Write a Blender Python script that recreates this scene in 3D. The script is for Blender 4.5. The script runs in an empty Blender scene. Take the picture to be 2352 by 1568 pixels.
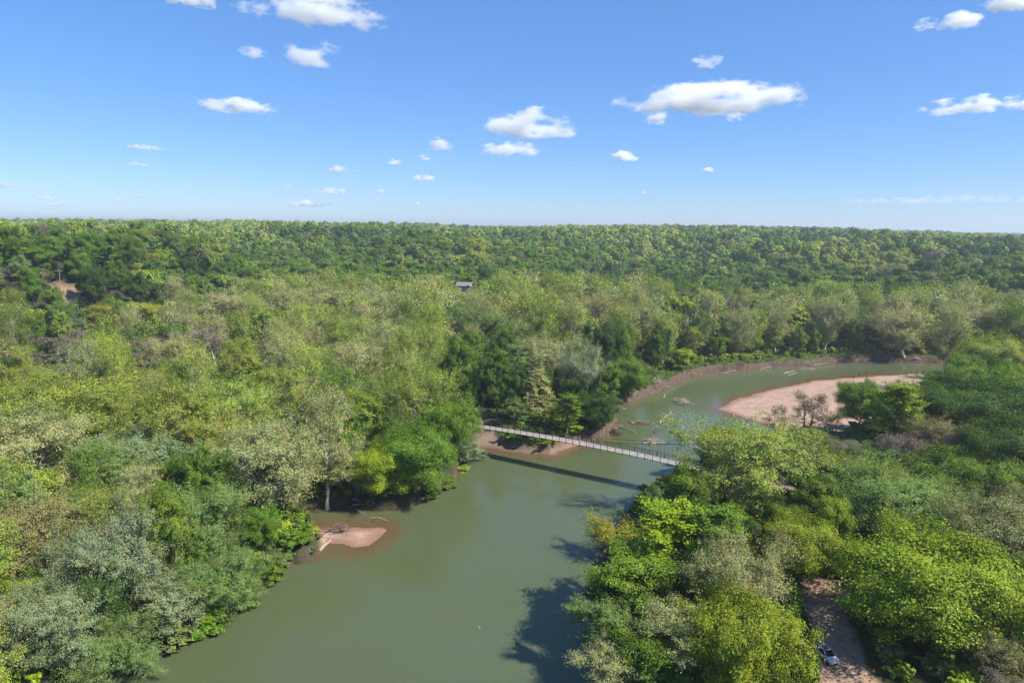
import bpy, math, random
import numpy as np
from mathutils import Vector, Matrix, Quaternion

R = math.radians
rng = np.random.default_rng(7)
random.seed(7)
SC = bpy.context.scene
COL = SC.collection

# ------------------------------------------------------------------ camera
CAM_Z = 68.0
PITCH, ROLL = R(9.49), R(0.62)
FPX = 1568.0                       # focal length in units of a 2352 x 1568 frame (24 mm on 36 mm)
fwd = np.array([0, math.cos(PITCH), -math.sin(PITCH)])
r0_ = np.array([1.0, 0, 0]); u0_ = np.array([0, math.sin(PITCH), math.cos(PITCH)])
rgt = math.cos(ROLL) * r0_ + math.sin(ROLL) * u0_
upv = math.cos(ROLL) * u0_ - math.sin(ROLL) * r0_
cam_d = bpy.data.cameras.new('camera'); cam = bpy.data.objects.new('camera', cam_d); COL.objects.link(cam)
cam_d.sensor_width = 36; cam_d.lens = 24; cam_d.clip_start = 0.5; cam_d.clip_end = 90000
cam.matrix_world = Matrix(((rgt[0], upv[0], -fwd[0], 0), (rgt[1], upv[1], -fwd[1], 0), (rgt[2], upv[2], -fwd[2], CAM_Z), (0, 0, 0, 1)))
SC.camera = cam

# ------------------------------------------------------------------ sky, sun, exposure
SUN_EL, SUN_AZ = R(46), R(113)       # azimuth clockwise from +Y: the sun stands to the right, a little behind the camera
sdir = Vector((math.sin(SUN_AZ) * math.cos(SUN_EL), math.cos(SUN_AZ) * math.cos(SUN_EL), math.sin(SUN_EL)))
w = bpy.data.worlds.new('World'); SC.world = w; w.use_nodes = True
nt = w.node_tree; nt.nodes.clear()
wo = nt.nodes.new('ShaderNodeOutputWorld'); bg = nt.nodes.new('ShaderNodeBackground')
sky = nt.nodes.new('ShaderNodeTexSky'); sky.sky_type = 'NISHITA'; sky.sun_disc = False
sky.sun_elevation = SUN_EL; sky.sun_rotation = SUN_AZ
sky.altitude = 0; sky.air_density = 1.0; sky.dust_density = 0.0; sky.ozone_density = 4.0
hs = nt.nodes.new('ShaderNodeHueSaturation'); hs.inputs['Saturation'].default_value = 1.12
tn = nt.nodes.new('ShaderNodeMix'); tn.data_type = 'RGBA'; tn.blend_type = 'MULTIPLY'; tn.inputs[0].default_value = 1; tn.inputs[7].default_value = (.85, .98, 1.28, 1)
nt.links.new(sky.outputs[0], hs.inputs['Color']); nt.links.new(hs.outputs[0], tn.inputs[6]); 
pl = nt.nodes.new('ShaderNodeMix'); pl.data_type = 'RGBA'; pl.inputs[0].default_value = .26; pl.inputs[7].default_value = (2.0, 4.6, 9.5, 1)
nt.links.new(tn.outputs[2], pl.inputs[6]); nt.links.new(pl.outputs[2], bg.inputs[0])
bg.inputs[1].default_value = 0.075
nt.links.new(bg.outputs[0], wo.inputs[0])
sl = bpy.data.lights.new('sun', 'SUN'); sl.energy = 5.0; sl.angle = R(0.53); sl.color = (1.0, 0.945, 0.83)
sun = bpy.data.objects.new('sun', sl); COL.objects.link(sun)
sun.rotation_euler = (-sdir).to_track_quat('-Z', 'Y').to_euler()
SC.view_settings.view_transform = 'Standard'; SC.view_settings.look = 'None'
SC.view_settings.exposure = 0.68; SC.view_settings.gamma = 1; SC.view_settings.use_curve_mapping = False
cy = SC.cycles
cy.max_bounces = 8; cy.diffuse_bounces = 3; cy.glossy_bounces = 2; cy.transmission_bounces = 3; cy.volume_bounces = 10
cy.transparent_max_bounces = 8; cy.use_adaptive_sampling = True; cy.adaptive_threshold = 0.02
cy.use_denoising = True; cy.caustics_reflective = False; cy.caustics_refractive = False
cy.volume_max_steps = 256

# ------------------------------------------------------------------ helpers
def unproj(px, py, z=0.0):
    """the place on the level z seen at this spot of the photograph (2352 x 1568)"""
    d = fwd + rgt * ((px - 1176) / FPX) + upv * ((784 - py) / FPX)
    t = (z - CAM_Z) / d[2]
    return np.array([d[0] * t, d[1] * t, z])

def proj(P):
    P = np.atleast_2d(P) - np.array([0, 0, CAM_Z])
    dz = P @ fwd
    return np.stack([1176 + FPX * (P @ rgt) / dz, 784 - FPX * (P @ upv) / dz, dz], 1)

def tag(o, label=None, cat=None, group=None, kind=None):
    if label: o['label'] = label
    if cat: o['category'] = cat
    if group: o['group'] = group
    if kind: o['kind'] = kind
    return o

def empty(name, loc=(0, 0, 0), rz=0.0):
    o = bpy.data.objects.new(name, None); COL.objects.link(o)
    o.location = [float(c) for c in loc]; o.rotation_euler = (0, 0, rz); o.empty_display_size = 0.5
    return o

def mesh_from(name, V, F, mats, mi=None, smooth=False, attrs=None):
    """V n x 3, F list of arrays (m x k); attrs name -> (type, domain, flat array)"""
    me = bpy.data.meshes.new(name)
    F = [f for f in F if len(f)]
    nl = sum(f.size for f in F); nf = sum(len(f) for f in F)
    me.vertices.add(len(V)); me.vertices.foreach_set('co', np.asarray(V, np.float32).ravel())
    me.loops.add(nl); me.polygons.add(nf)
    me.loops.foreach_set('vertex_index', np.concatenate([f.ravel() for f in F]).astype(np.int32))
    ls = []; s = 0
    for f in F:
        k = f.shape[1]; ls.append(s + np.arange(len(f)) * k); s += f.size
    me.polygons.foreach_set('loop_start', np.concatenate(ls).astype(np.int32))
    for m in mats: me.materials.append(m)
    if mi is not None: me.polygons.foreach_set('material_index', np.asarray(mi, np.int32))
    me.polygons.foreach_set('use_smooth', np.full(nf, bool(smooth)))
    for k, (t, dom, a) in (attrs or {}).items():
        at = me.attributes.new(k, t, dom)
        at.data.foreach_set('color' if 'COLOR' in t else ('vector' if t == 'FLOAT_VECTOR' else 'value'), np.asarray(a).ravel())
    me.update(calc_edges=True); me.validate()
    return me

def link(name, me, parent=None, loc=None):
    o = bpy.data.objects.new(name, me); COL.objects.link(o)
    if parent is not None: o.parent = parent
    if loc is not None: o.location = [float(c) for c in loc]
    return o

class MB:
    """collects boxes and tubes into one mesh"""
    def __init__(s): s.V = []; s.Q = []; s.n = 0
    def add(s, V, Q):
        s.V.append(np.asarray(V, float)); s.Q.append(np.asarray(Q, int) + s.n); s.n += len(V); return s
    def box(s, c, size, rot=None):
        x, y, z = [k / 2 for k in size]
        V = np.array([[a * x, b * y, d * z] for a in (-1, 1) for b in (-1, 1) for d in (-1, 1)])
        if rot is not None: V = V @ np.array(rot).T
        V = V + np.array(c)
        return s.add(V, [[0, 1, 3, 2], [4, 6, 7, 5], [0, 4, 5, 1], [2, 3, 7, 6], [0, 2, 6, 4], [1, 5, 7, 3]])
    def tube(s, pts, rad, n=6):
        V, Q = tube(pts, rad, n); return s.add(V, Q)
    def obj(s, name, mat, parent=None, loc=None, smooth=False):
        me = mesh_from(name, np.concatenate(s.V), [np.concatenate(s.Q)], [mat], smooth=smooth)
        return link(name, me, parent, loc)

def tube(pts, rad, n=6):
    pts = np.asarray(pts, float); k = len(pts)
    rad = np.broadcast_to(np.asarray(rad, float), (k,))
    tan = np.gradient(pts, axis=0); tan /= np.linalg.norm(tan, axis=1, keepdims=True) + 1e-9
    ref = np.array([0, 0, 1.0]) if abs(tan[0, 2]) < .9 else np.array([1.0, 0, 0])
    a = np.cross(tan, ref); a /= np.linalg.norm(a, axis=1, keepdims=True) + 1e-9
    b = np.cross(tan, a)
    th = np.arange(n) / n * 2 * math.pi
    V = (pts[:, None] + rad[:, None, None] * (np.cos(th)[None, :, None] * a[:, None] + np.sin(th)[None, :, None] * b[:, None])).reshape(-1, 3)
    i = np.arange(k - 1)[:, None] * n; j = np.arange(n)[None]; j2 = (j + 1) % n
    Q = np.stack([i + j, i + j2, i + n + j2, i + n + j], -1).reshape(-1, 4)
    V = np.concatenate([V, pts[:1], pts[-1:]])
    c0, c1 = len(V) - 2, len(V) - 1
    caps = [[c0, (q + 1) % n, q, q] for q in range(n)]
    caps2 = [[c1, (k - 1) * n + q, (k - 1) * n + (q + 1) % n, (k - 1) * n + (q + 1) % n] for q in range(n)]
    # end caps as thin quads with a shared corner are avoided: pinch the ends instead
    V[:n] = pts[0] + (V[:n] - pts[0]) * 1.0
    return V[:-2], Q

def segs(P0, P1, r0, r1, n=3):
    """many straight tapered pieces at once"""
    P0, P1 = np.asarray(P0, float), np.asarray(P1, float); m = len(P0)
    t = P1 - P0; L = np.linalg.norm(t, axis=1, keepdims=True) + 1e-9; t = t / L
    ref = np.where(np.abs(t[:, 2:3]) < .9, np.array([[0, 0, 1.0]]), np.array([[1.0, 0, 0]]))
    a = np.cross(t, ref); a /= np.linalg.norm(a, axis=1, keepdims=True) + 1e-9; b = np.cross(t, a)
    th = np.arange(n) / n * 2 * math.pi
    ring = np.cos(th)[None, :, None] * a[:, None] + np.sin(th)[None, :, None] * b[:, None]
    V = np.concatenate([P0[:, None] + ring * np.asarray(r0)[:, None, None], P1[:, None] + ring * np.asarray(r1)[:, None, None]], 1).reshape(-1, 3)
    i = np.arange(m)[:, None] * 2 * n; j = np.arange(n)[None]; j2 = (j + 1) % n
    Q = np.stack([i + j, i + j2, i + n + j2, i + n + j], -1).reshape(-1, 4)
    return V, Q

def sstep(a, b, x):
    t = np.clip((x - a) / (b - a), 0, 1); return t * t * (3 - 2 * t)

_perm = np.random.default_rng(3).random((256, 256))
def vnoise(x, y):
    xi, yi = np.floor(x).astype(int), np.floor(y).astype(int); fx, fy = x - xi, y - yi
    fx, fy = fx * fx * (3 - 2 * fx), fy * fy * (3 - 2 * fy)
    g = lambda i, j: _perm[(xi + i) & 255, (yi + j) & 255]
    return (g(0, 0) * (1 - fx) + g(1, 0) * fx) * (1 - fy) + (g(0, 1) * (1 - fx) + g(1, 1) * fx) * fy
def fbm(x, y, o=4):
    s = 0; a = .5; t = 0
    for k in range(o): s = s + a * vnoise(x * 2 ** k + 17.3 * k, y * 2 ** k + 9.1 * k); t += a; a *= .5
    return s / t * 2 - 1

# ------------------------------------------------------------------ materials
def new_mat(name):
    m = bpy.data.materials.new(name); m.use_nodes = True; t = m.node_tree; t.nodes.clear()
    out = t.nodes.new('ShaderNodeOutputMaterial'); return m, t, out
def N(t, kind, **kw):
    n = t.nodes.new(kind)
    for k, v in kw.items():
        if k.startswith('i_'): n.inputs[k[2:].replace('_', ' ')].default_value = v
        else: setattr(n, k, v)
    return n
def mixc(t, fac, a, b, mode='MIX'):
    n = t.nodes.new('ShaderNodeMix'); n.data_type = 'RGBA'; n.blend_type = mode
    for sock, v in ((n.inputs[0], fac), (n.inputs[6], a), (n.inputs[7], b)):
        if isinstance(v, bpy.types.NodeSocket): t.links.new(v, sock)
        elif isinstance(v, (int, float)): sock.default_value = v
        else: sock.default_value = (*v, 1)
    return n.outputs[2]
def ramp(t, src, stops):
    n = t.nodes.new('ShaderNodeValToRGB'); t.links.new(src, n.inputs[0]); e = n.color_ramp.elements
    while len(e) < len(stops): e.new(.5)
    for k, (p, c) in enumerate(stops):
        e[k].position = p; e[k].color = (*c, 1) if not isinstance(c, float) else (c, c, c, 1)
    return n.outputs[0]
def noise(t, scale, detail=4, rough=.6, coord=None, kind='Object'):
    n = t.nodes.new('ShaderNodeTexNoise'); n.inputs['Scale'].default_value = scale; n.inputs['Detail'].default_value = detail; n.inputs['Roughness'].default_value = rough
    if coord is None:
        c = t.nodes.new('ShaderNodeTexCoord'); coord = c.outputs[kind]
    t.links.new(coord, n.inputs['Vector']); return n.outputs[0]

def simple(name, col, rough=.8, col2=None, scale=3.0, metal=0.0, bump=0.0, stretch=None, spec=.3):
    m, t, out = new_mat(name); b = N(t, 'ShaderNodeBsdfPrincipled'); b.inputs['Roughness'].default_value = rough; b.inputs['Metallic'].default_value = metal
    b.inputs['Specular IOR Level'].default_value = spec
    tc = N(t, 'ShaderNodeTexCoord'); mp = N(t, 'ShaderNodeMapping'); t.links.new(tc.outputs['Object'], mp.inputs[0])
    if stretch: mp.inputs['Scale'].default_value = stretch
    nz = noise(t, scale, coord=mp.outputs[0])
    c2 = col2 or tuple(c * .6 for c in col)
    t.links.new(ramp(t, nz, [(.3, c2), (.7, col)]), b.inputs['Base Color'])
    if bump:
        bp = N(t, 'ShaderNodeBump'); bp.inputs['Strength'].default_value = bump; bp.inputs['Distance'].default_value = .05
        t.links.new(nz, bp.inputs['Height']); t.links.new(bp.outputs[0], b.inputs['Normal'])
    t.links.new(b.outputs[0], out.inputs[0]); return m

def leaf_mat():
    m, t, out = new_mat('leaf')
    ti = N(t, 'ShaderNodeAttribute', attribute_type='INSTANCER', attribute_name='tint')
    sh = N(t, 'ShaderNodeAttribute', attribute_type='GEOMETRY', attribute_name='shade')
    # each clump and leaf has its own slightly different green
    col = mixc(t, 1.0, ti.outputs['Color'], sh.outputs['Color'], 'MULTIPLY')
    d = N(t, 'ShaderNodeBsdfDiffuse'); tr = N(t, 'ShaderNodeBsdfTranslucent'); g = N(t, 'ShaderNodeBsdfGlossy'); g.inputs['Roughness'].default_value = .45
    t.links.new(col, d.inputs[0])
    t.links.new(mixc(t, 1.0, col, (1.15, 1.25, .55), 'MULTIPLY'), tr.inputs[0])
    m1 = N(t, 'ShaderNodeMixShader'); m1.inputs[0].default_value = .2; t.links.new(d.outputs[0], m1.inputs[1]); t.links.new(tr.outputs[0], m1.inputs[2])
    m2 = N(t, 'ShaderNodeMixShader'); m2.inputs[0].default_value = .02; t.links.new(m1.outputs[0], m2.inputs[1]); t.links.new(g.outputs[0], m2.inputs[2])
    t.links.new(m2.outputs[0], out.inputs[0]); return m
def bark_mat():
    m, t, out = new_mat('bark')
    ti = N(t, 'ShaderNodeAttribute', attribute_type='INSTANCER', attribute_name='barktint')
    b = N(t, 'ShaderNodeBsdfPrincipled'); b.inputs['Roughness'].default_value = .9; b.inputs['Specular IOR Level'].default_value = .15
    nz = noise(t, 1.3, 5)
    t.links.new(mixc(t, 1.0, ti.outputs['Color'], ramp(t, nz, [(.35, (.55, .5, .45)), (.6, (1, 1, 1))]), 'MULTIPLY'), b.inputs['Base Color'])
    t.links.new(b.outputs[0], out.inputs[0]); return m
LEAF, BARK = leaf_mat(), bark_mat()

def ground_mat():
    m, t, out = new_mat('ground')
    tc = N(t, 'ShaderNodeTexCoord'); P = tc.outputs['Object']
    att = lambda n: N(t, 'ShaderNodeAttribute', attribute_type='GEOMETRY', attribute_name=n).outputs['Fac']
    n1, n2, n3, n4 = noise(t, .08, 6, .65, P), noise(t, .9, 6, .7, P), noise(t, 6, 4, .7, P), noise(t, .25, 5, .6, P)
    wood = mixc(t, n2, ramp(t, n1, [(.35, (.025, .036, .012)), (.65, (.055, .045, .027))]), (.04, .058, .018))
    grass = ramp(t, n2, [(.3, (.05, .10, .015)), (.7, (.13, .20, .035))])
    sand = mixc(t, ramp(t, n3, [(.35, 0.0), (.75, 1.0)]), (.41, .27, .20), (.50, .34, .265))
    sand = mixc(t, ramp(t, n4, [(.42, 0.0), (.62, .75)]), sand, (.30, .20, .15))
    sand = mixc(t, ramp(t, noise(t, 22, 2, .6, P), [(.62, 0.0), (.72, .6)]), sand, (.62, .52, .44))
    sand = mixc(t, ramp(t, n2, [(.48, 0.0), (.62, .55)]), sand, (.26, .18, .14))
    wet = mixc(t, .7, sand, (.20, .10, .055), 'MIX')
    z = N(t, 'ShaderNodeSeparateXYZ'); t.links.new(P, z.inputs[0])
    wz = N(t, 'ShaderNodeMapRange'); t.links.new(z.outputs['Z'], wz.inputs[0]); wz.inputs[1].default_value = .05; wz.inputs[2].default_value = .22; wz.inputs[3].default_value = 1; wz.inputs[4].default_value = 0
    sand = mixc(t, wz.outputs[0], sand, wet)
    mud = ramp(t, n2, [(.3, (.045, .032, .024)), (.55, (.115, .082, .060)), (.75, (.20, .15, .112))])
    road = mixc(t, n3, (.30, .19, .13), (.43, .30, .215))
    road = mixc(t, ramp(t, n2, [(.5, 0.0), (.62, .7)]), road, (.13, .085, .05))  # dappled tree shade put into the track colour as dark noise patches
    c = mixc(t, att('grass'), wood, grass); c = mixc(t, att('mud'), c, mud); c = mixc(t, att('sandcol'), c, sand); c = mixc(t, att('road'), c, road)
    b = N(t, 'ShaderNodeBsdfPrincipled'); b.inputs['Roughness'].default_value = .95; b.inputs['Specular IOR Level'].default_value = .1
    t.links.new(c, b.inputs['Base Color'])
    bp = N(t, 'ShaderNodeBump'); bp.inputs['Strength'].default_value = .7; bp.inputs['Distance'].default_value = .25
    t.links.new(n2, bp.inputs['Height']); t.links.new(bp.outputs[0], b.inputs['Normal'])
    t.links.new(b.outputs[0], out.inputs[0]); return m
GROUND = ground_mat()

def water_mat():
    m, t, out = new_mat('water')
    tc = N(t, 'ShaderNodeTexCoord'); P = tc.outputs['Object']
    sh = N(t, 'ShaderNodeAttribute', attribute_type='GEOMETRY', attribute_name='depth').outputs['Fac']
    big = noise(t, .018, 3, .5, P); mid = noise(t, .12, 4, .6, P)
    # murky water: its own colour runs from silty green to brown over the shoals
    deep = mixc(t, ramp(t, big, [(.38, 0.0), (.64, 1.0)]), (.088, .108, .045), (.090, .115, .062))
    c = mixc(t, ramp(t, sh, [(0.0, 1.0), (.25, .85), (.55, .25), (.95, 0.0)]), deep, mixc(t, mid, (.105, .07, .032), (.145, .092, .045)))
    b = N(t, 'ShaderNodeBsdfPrincipled'); b.inputs['Roughness'].default_value = .10; b.inputs['IOR'].default_value = 1.33; b.inputs['Specular IOR Level'].default_value = .5
    t.links.new(c, b.inputs['Base Color'])
    b.inputs['Subsurface Weight'].default_value = .9; b.inputs['Subsurface Radius'].default_value = (.7, 1.0, .6); b.inputs['Subsurface Scale'].default_value = 1.3
    mp = N(t, 'ShaderNodeMapping'); mp.inputs['Scale'].default_value = (1, 2.2, 1); mp.inputs['Rotation'].default_value = (0, 0, R(35)); t.links.new(P, mp.inputs[0])
    r1 = noise(t, 1.1, 5, .65, mp.outputs[0]); r2 = noise(t, .05, 3, .5, P)
    bp = N(t, 'ShaderNodeBump'); bp.inputs['Distance'].default_value = .07
    mr = N(t, 'ShaderNodeMapRange'); t.links.new(r2, mr.inputs[0]); mr.inputs[1].default_value = .4; mr.inputs[2].default_value = .62; mr.inputs[3].default_value = .12; mr.inputs[4].default_value = .5
    t.links.new(mr.outputs[0], bp.inputs['Strength']); rr_ = N(t, 'ShaderNodeMath', operation='MULTIPLY_ADD'); t.links.new(noise(t, .28, 3, .6, mp.outputs[0]), rr_.inputs[0]); rr_.inputs[1].default_value = 2.5; t.links.new(r1, rr_.inputs[2]); t.links.new(rr_.outputs[0], bp.inputs['Height']); t.links.new(bp.outputs[0], b.inputs['Normal'])
    t.links.new(b.outputs[0], out.inputs[0]); return m
WATER = water_mat()
M_WOOD = simple('weathered_wood', (.50, .43, .36), .85, (.26, .20, .16), 2.5, bump=.4)
M_PALE = simple('bleached_wood', (.43, .36, .30), .85, (.24, .19, .15), 1.5, bump=.4)
M_DARKW = simple('dark_wood', (.10, .07, .05), .9, (.03, .022, .018), 2.0, bump=.4)
M_BROWNW = simple('brown_wood', (.27, .18, .13), .9, (.12, .08, .06), 2.0, bump=.4)
M_PLANK = simple('plank_wood', (.52, .46, .44), .8, (.32, .275, .26), .9, stretch=(1, 1, 1), bump=.2)
M_RUST = simple('rusted_steel', (.085, .045, .035), .7, (.035, .022, .02), 3.0, metal=.3)
M_RUST2 = simple('red_rusted_steel', (.20, .07, .035), .75, (.07, .03, .02), 3.0, metal=.2)

# ------------------------------------------------------------------ the lie of the land
def line(pts, z=0.0): return [unproj(a, b, z)[:2] for a, b in pts]
far_bank = [(200, 1562), (330, 1502), (470, 1442), (540, 1395), (600, 1342), (640, 1308), (669, 1293), (712, 1286), (735, 1261), (755, 1248), (784, 1248),
            (813, 1260), (842, 1253), (863, 1240), (885, 1214), (871, 1211), (813, 1209), (755, 1208), (715, 1211), (690, 1200), (705, 1178), (741, 1168), (799, 1170), (856, 1172),
            (914, 1170), (945, 1162), (960, 1148), (1019, 1126), (1047, 1097), (1058, 1075), (1062, 1052), (1075, 1032), (1113, 1029), (1170, 1036), (1214, 1043), (1273, 1043),
            (1302, 1033), (1328, 1023), (1350, 1014), (1393, 1004), (1411, 990), (1417, 972), (1413, 952), (1421, 940), (1441, 924), (1477, 914), (1507, 904), (1547, 886), (1587, 866),
            (1637, 856), (1714, 852), (1778, 844), (1855, 841), (1938, 833), (2016, 829), (2106, 834), (2157, 836), (2300, 838), (2500, 842)]
near_bank = [(2500, 866), (2300, 858), (2200, 856), (2135, 857), (2055, 860), (1965, 866), (1863, 875), (1787, 891), (1697, 914), (1649, 938), (1692, 955), (1779, 982), (1850, 1000), (1935, 1020),
             (1950, 1036), (1860, 1040), (1760, 1040), (1660, 1052), (1600, 1078), (1550, 1105), (1490, 1128), (1450, 1165), (1412, 1230), (1392, 1300), (1368, 1400), (1362, 1568)]
RIV = np.array([(-140, -400), (-118, -60), (-98, 20), (-76, 66)] + [tuple(p) for p in line(far_bank)] + [tuple(p) for p in line(near_bank)] + [(22, 60), (30, 10), (45, -60), (60, -400)])
SAND = {'main': np.array(line([(1600, 930), (1700, 905), (1790, 882), (1870, 866), (1965, 857), (2060, 851), (2200, 845), (2330, 850), (2240, 885), (2130, 905), (2060, 950), (1990, 1000), (1930, 1010), (1850, 1000), (1779, 992), (1690, 965), (1620, 950)])),
        'spit': np.array(line([(720, 1200), (800, 1196), (880, 1198), (905, 1212), (870, 1255), (810, 1275), (760, 1262), (736, 1264), (733, 1240), (712, 1222)])),
        'mud': np.array(line([(1050, 1010), (1075, 1045), (1214, 1056), (1280, 1053), (1345, 1024), (1340, 1012), (1262, 1039), (1200, 1033), (1160, 1018), (1140, 996), (1110, 979), (1075, 990)]))}
ROAD = {'track': np.array(line([(1838, 1322), (1945, 1335), (1962, 1400), (1978, 1470), (2020, 1540), (2050, 1640), (2070, 1750), (1850, 1750), (1868, 1560), (1862, 1470), (1850, 1400)], 4.6)),
        'path': np.array(line([(1780, 1115), (1880, 1122), (1950, 1140), (2060, 1170), (2060, 1184), (1940, 1156), (1880, 1146), (1780, 1132)], 4.2))}

def sdist(poly, x, y):
    """distance to the polygon's edge, positive outside"""
    d = np.full(x.shape, 1e18); ins = np.zeros(x.shape, bool); n = len(poly)
    for i in range(n):
        ax, ay = poly[i]; bx, by = poly[(i + 1) % n]
        vx, vy = bx - ax, by - ay; wx, wy = x - ax, y - ay
        t = np.clip((wx * vx + wy * vy) / (vx * vx + vy * vy + 1e-9), 0, 1)
        d = np.minimum(d, (wx - t * vx) ** 2 + (wy - t * vy) ** 2)
        c = (ay > y) != (by > y)
        ins ^= c & (x < vx * (y - ay) / (by - ay + 1e-12) + ax)
    d = np.sqrt(d); return np.where(ins, -d, d)

HOUSE = unproj(1068, 664, 19.0)
POLE = unproj(137, 636, 38.0)
def hills(x, y):
    r = np.hypot(x, y); th = np.degrees(np.arctan2(x, y))
    n = fbm(x / 330 + 3.1, y / 330 + 1.7, 4)
    start = 470 + 55 * np.sin(th / 9.0) - 90 * sstep(12, 34, th) + n * 130
    up = sstep(0, 1, (r - start) / (720 + 420 * sstep(-6, -20, th)))
    ridge = fbm(x / 340 + 11, y / 340 + 5, 3)
    top = 51 + 3 * np.sin(th / 13 + 1) - 11 * sstep(22, 36, th)
    z = up * top + up * (1.12 - up) * 60 * ridge + up * ridge * 5
    z += 40 * up * (1 - up) * np.sin(6.28 * (r + 520 * fbm(x / 520 + 9, y / 520 + 2, 2)) / 300) * (1 + .0 * th) + 6 * up * fbm(x / 900, y / 900, 2)
    z += sstep(15, 34, th) * sstep(520, 760, r) * sstep(1250, 800, r) * 4
    cl = 44.5 + 22 * fbm(x / 420 + 5, y / 420, 3); z = np.where(z > cl, cl + (z - cl) * .22, z)
    # the steep wooded hill at the left
    L = sstep(-165, -320, x + 14 * fbm(x / 60, y / 60, 2)) * sstep(312, 400, y) * sstep(760, 520, y)
    z = np.maximum(z, np.minimum(L * 51, 38 + L * 3))
    # the rise at the right, beyond the track
    Rr = sstep(95, 240, x) * sstep(330, 215, y) * sstep(40, 120, y)
    z += Rr * 17
    far = np.exp(-((th + 27.5) / 2.6) ** 2) * sstep(3300, 3900, r) * sstep(5200, 4400, r) * 38
    return z + far

def land(x, y):
    """returns height and the masks sand, mud, grass, road"""
    x = np.asarray(x, float); y = np.asarray(y, float)
    near = np.hypot(x, y) < 900
    d = np.full(x.shape, 400.0); sv = np.zeros(x.shape); sw = np.zeros(x.shape); rv = np.zeros(x.shape); rp = np.zeros(x.shape)
    xn, yn = x[near], y[near]
    wob = fbm(xn / 7, yn / 7, 3) * 1.5
    dn = sdist(RIV, xn, yn) + wob; d[near] = dn
    for k, p in SAND.items():
        s = sdist(p, xn, yn) + wob * .8
        sv[near] = np.maximum(sv[near], sstep(1.5, -1.5, s)); sw[near] = np.maximum(sw[near], sstep(8, 1, s))
    svc = sv.copy(); sm = sdist(SAND['mud'], xn, yn); svc[near] = np.where(sm < 3, svc[near] * .4, svc[near])
    for k, p in ROAD.items():
        rv[near] = np.maximum(rv[near], sstep(.8, -.8, sdist(p, xn, yn) + wob * 1.6))
    hl = hills(x, y)
    rough = fbm(x / 25, y / 25, 3) * .5 + fbm(x / 4, y / 4, 2) * .12
    plain = 3.3 + rough + hl + 1.2 * sstep(15, 60, x) * sstep(210, 150, y)
    lipn = fbm(x / 3.1, y / 3.1, 2)
    bank = plain * sstep(0, 1.7 + lipn * .9, d + .55 * fbm(x / 1.7, y / 1.7, 2))
    bed = -np.minimum(2.6, np.maximum(-d, 0) * 1.5)
    bed_s = -np.minimum(2.6, np.maximum(-d, 0) * .16 + .02)
    z = np.where(d > 0, bank, bed * (1 - sw) + bed_s * sw)
    zs = np.clip(d * .055, -2, 1.5) + .06 * fbm(x / 5, y / 5, 2)
    z = np.where(d > 0, z * (1 - sv) + np.minimum(zs, plain) * sv, z)
    # a sunken snag lies on a shoal in the middle of the river
    for (px, py, ra, hh) in ((1040, 1412, 2.6, 1.75), (1030, 1445, 3.2, 1.2)):
        c = unproj(px, py, 0); q = np.exp(-((x - c[0]) ** 2 + (y - c[1]) ** 2) / ra ** 2)
        z = np.where(d < 0, np.maximum(z, -2.6 + hh * q), z)
    mud = sstep(2.6 + lipn, 1.6, d) * (d > -30) * (1 - sv) * np.maximum(sstep(5, 20, x) * sstep(195, 215, y), sstep(1.4, .5, d) * .6)
    grass = np.clip(sstep(22, 7, d) * sstep(2, 3.5, d) + .0, 0, 1) * np.clip(.75 + fbm(x / 6, y / 6, 3) * .7, 0, 1)
    c = HOUSE; yard = np.exp(-(((x - c[0] + 14) / 34) ** 2 + ((y - c[1]) / 22) ** 2) ** 1.5)
    z = z * (1 - yard * near) + (19.0) * yard * near
    grass = np.maximum(grass, yard > .4)
    cut = sstep(12, 7, sdist(line_np([(118, 655), (160, 640), (205, 690), (178, 700)], 36), x, y)) if near.any() else 0
    rp = np.where(np.hypot(x - POLE[0] - 4, y - POLE[1]) < 9, .8, 0) if True else 0
    rv = np.maximum(rv, rp * (fbm(x / 4, y / 4, 2) > -.3))
    mud = np.where(rv > 0, 0, mud)
    mud = np.maximum(mud, (svc < sv) * .9)
    return z, dict(d=d, sand=sv, sandcol=svc, mud=mud, grass=grass, road=rv)
def line_np(pts, z): return np.array(line(pts, z))
def gz(x, y):
    z, _ = land(np.array([x], float), np.array([y], float)); return float(z[0])

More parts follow.
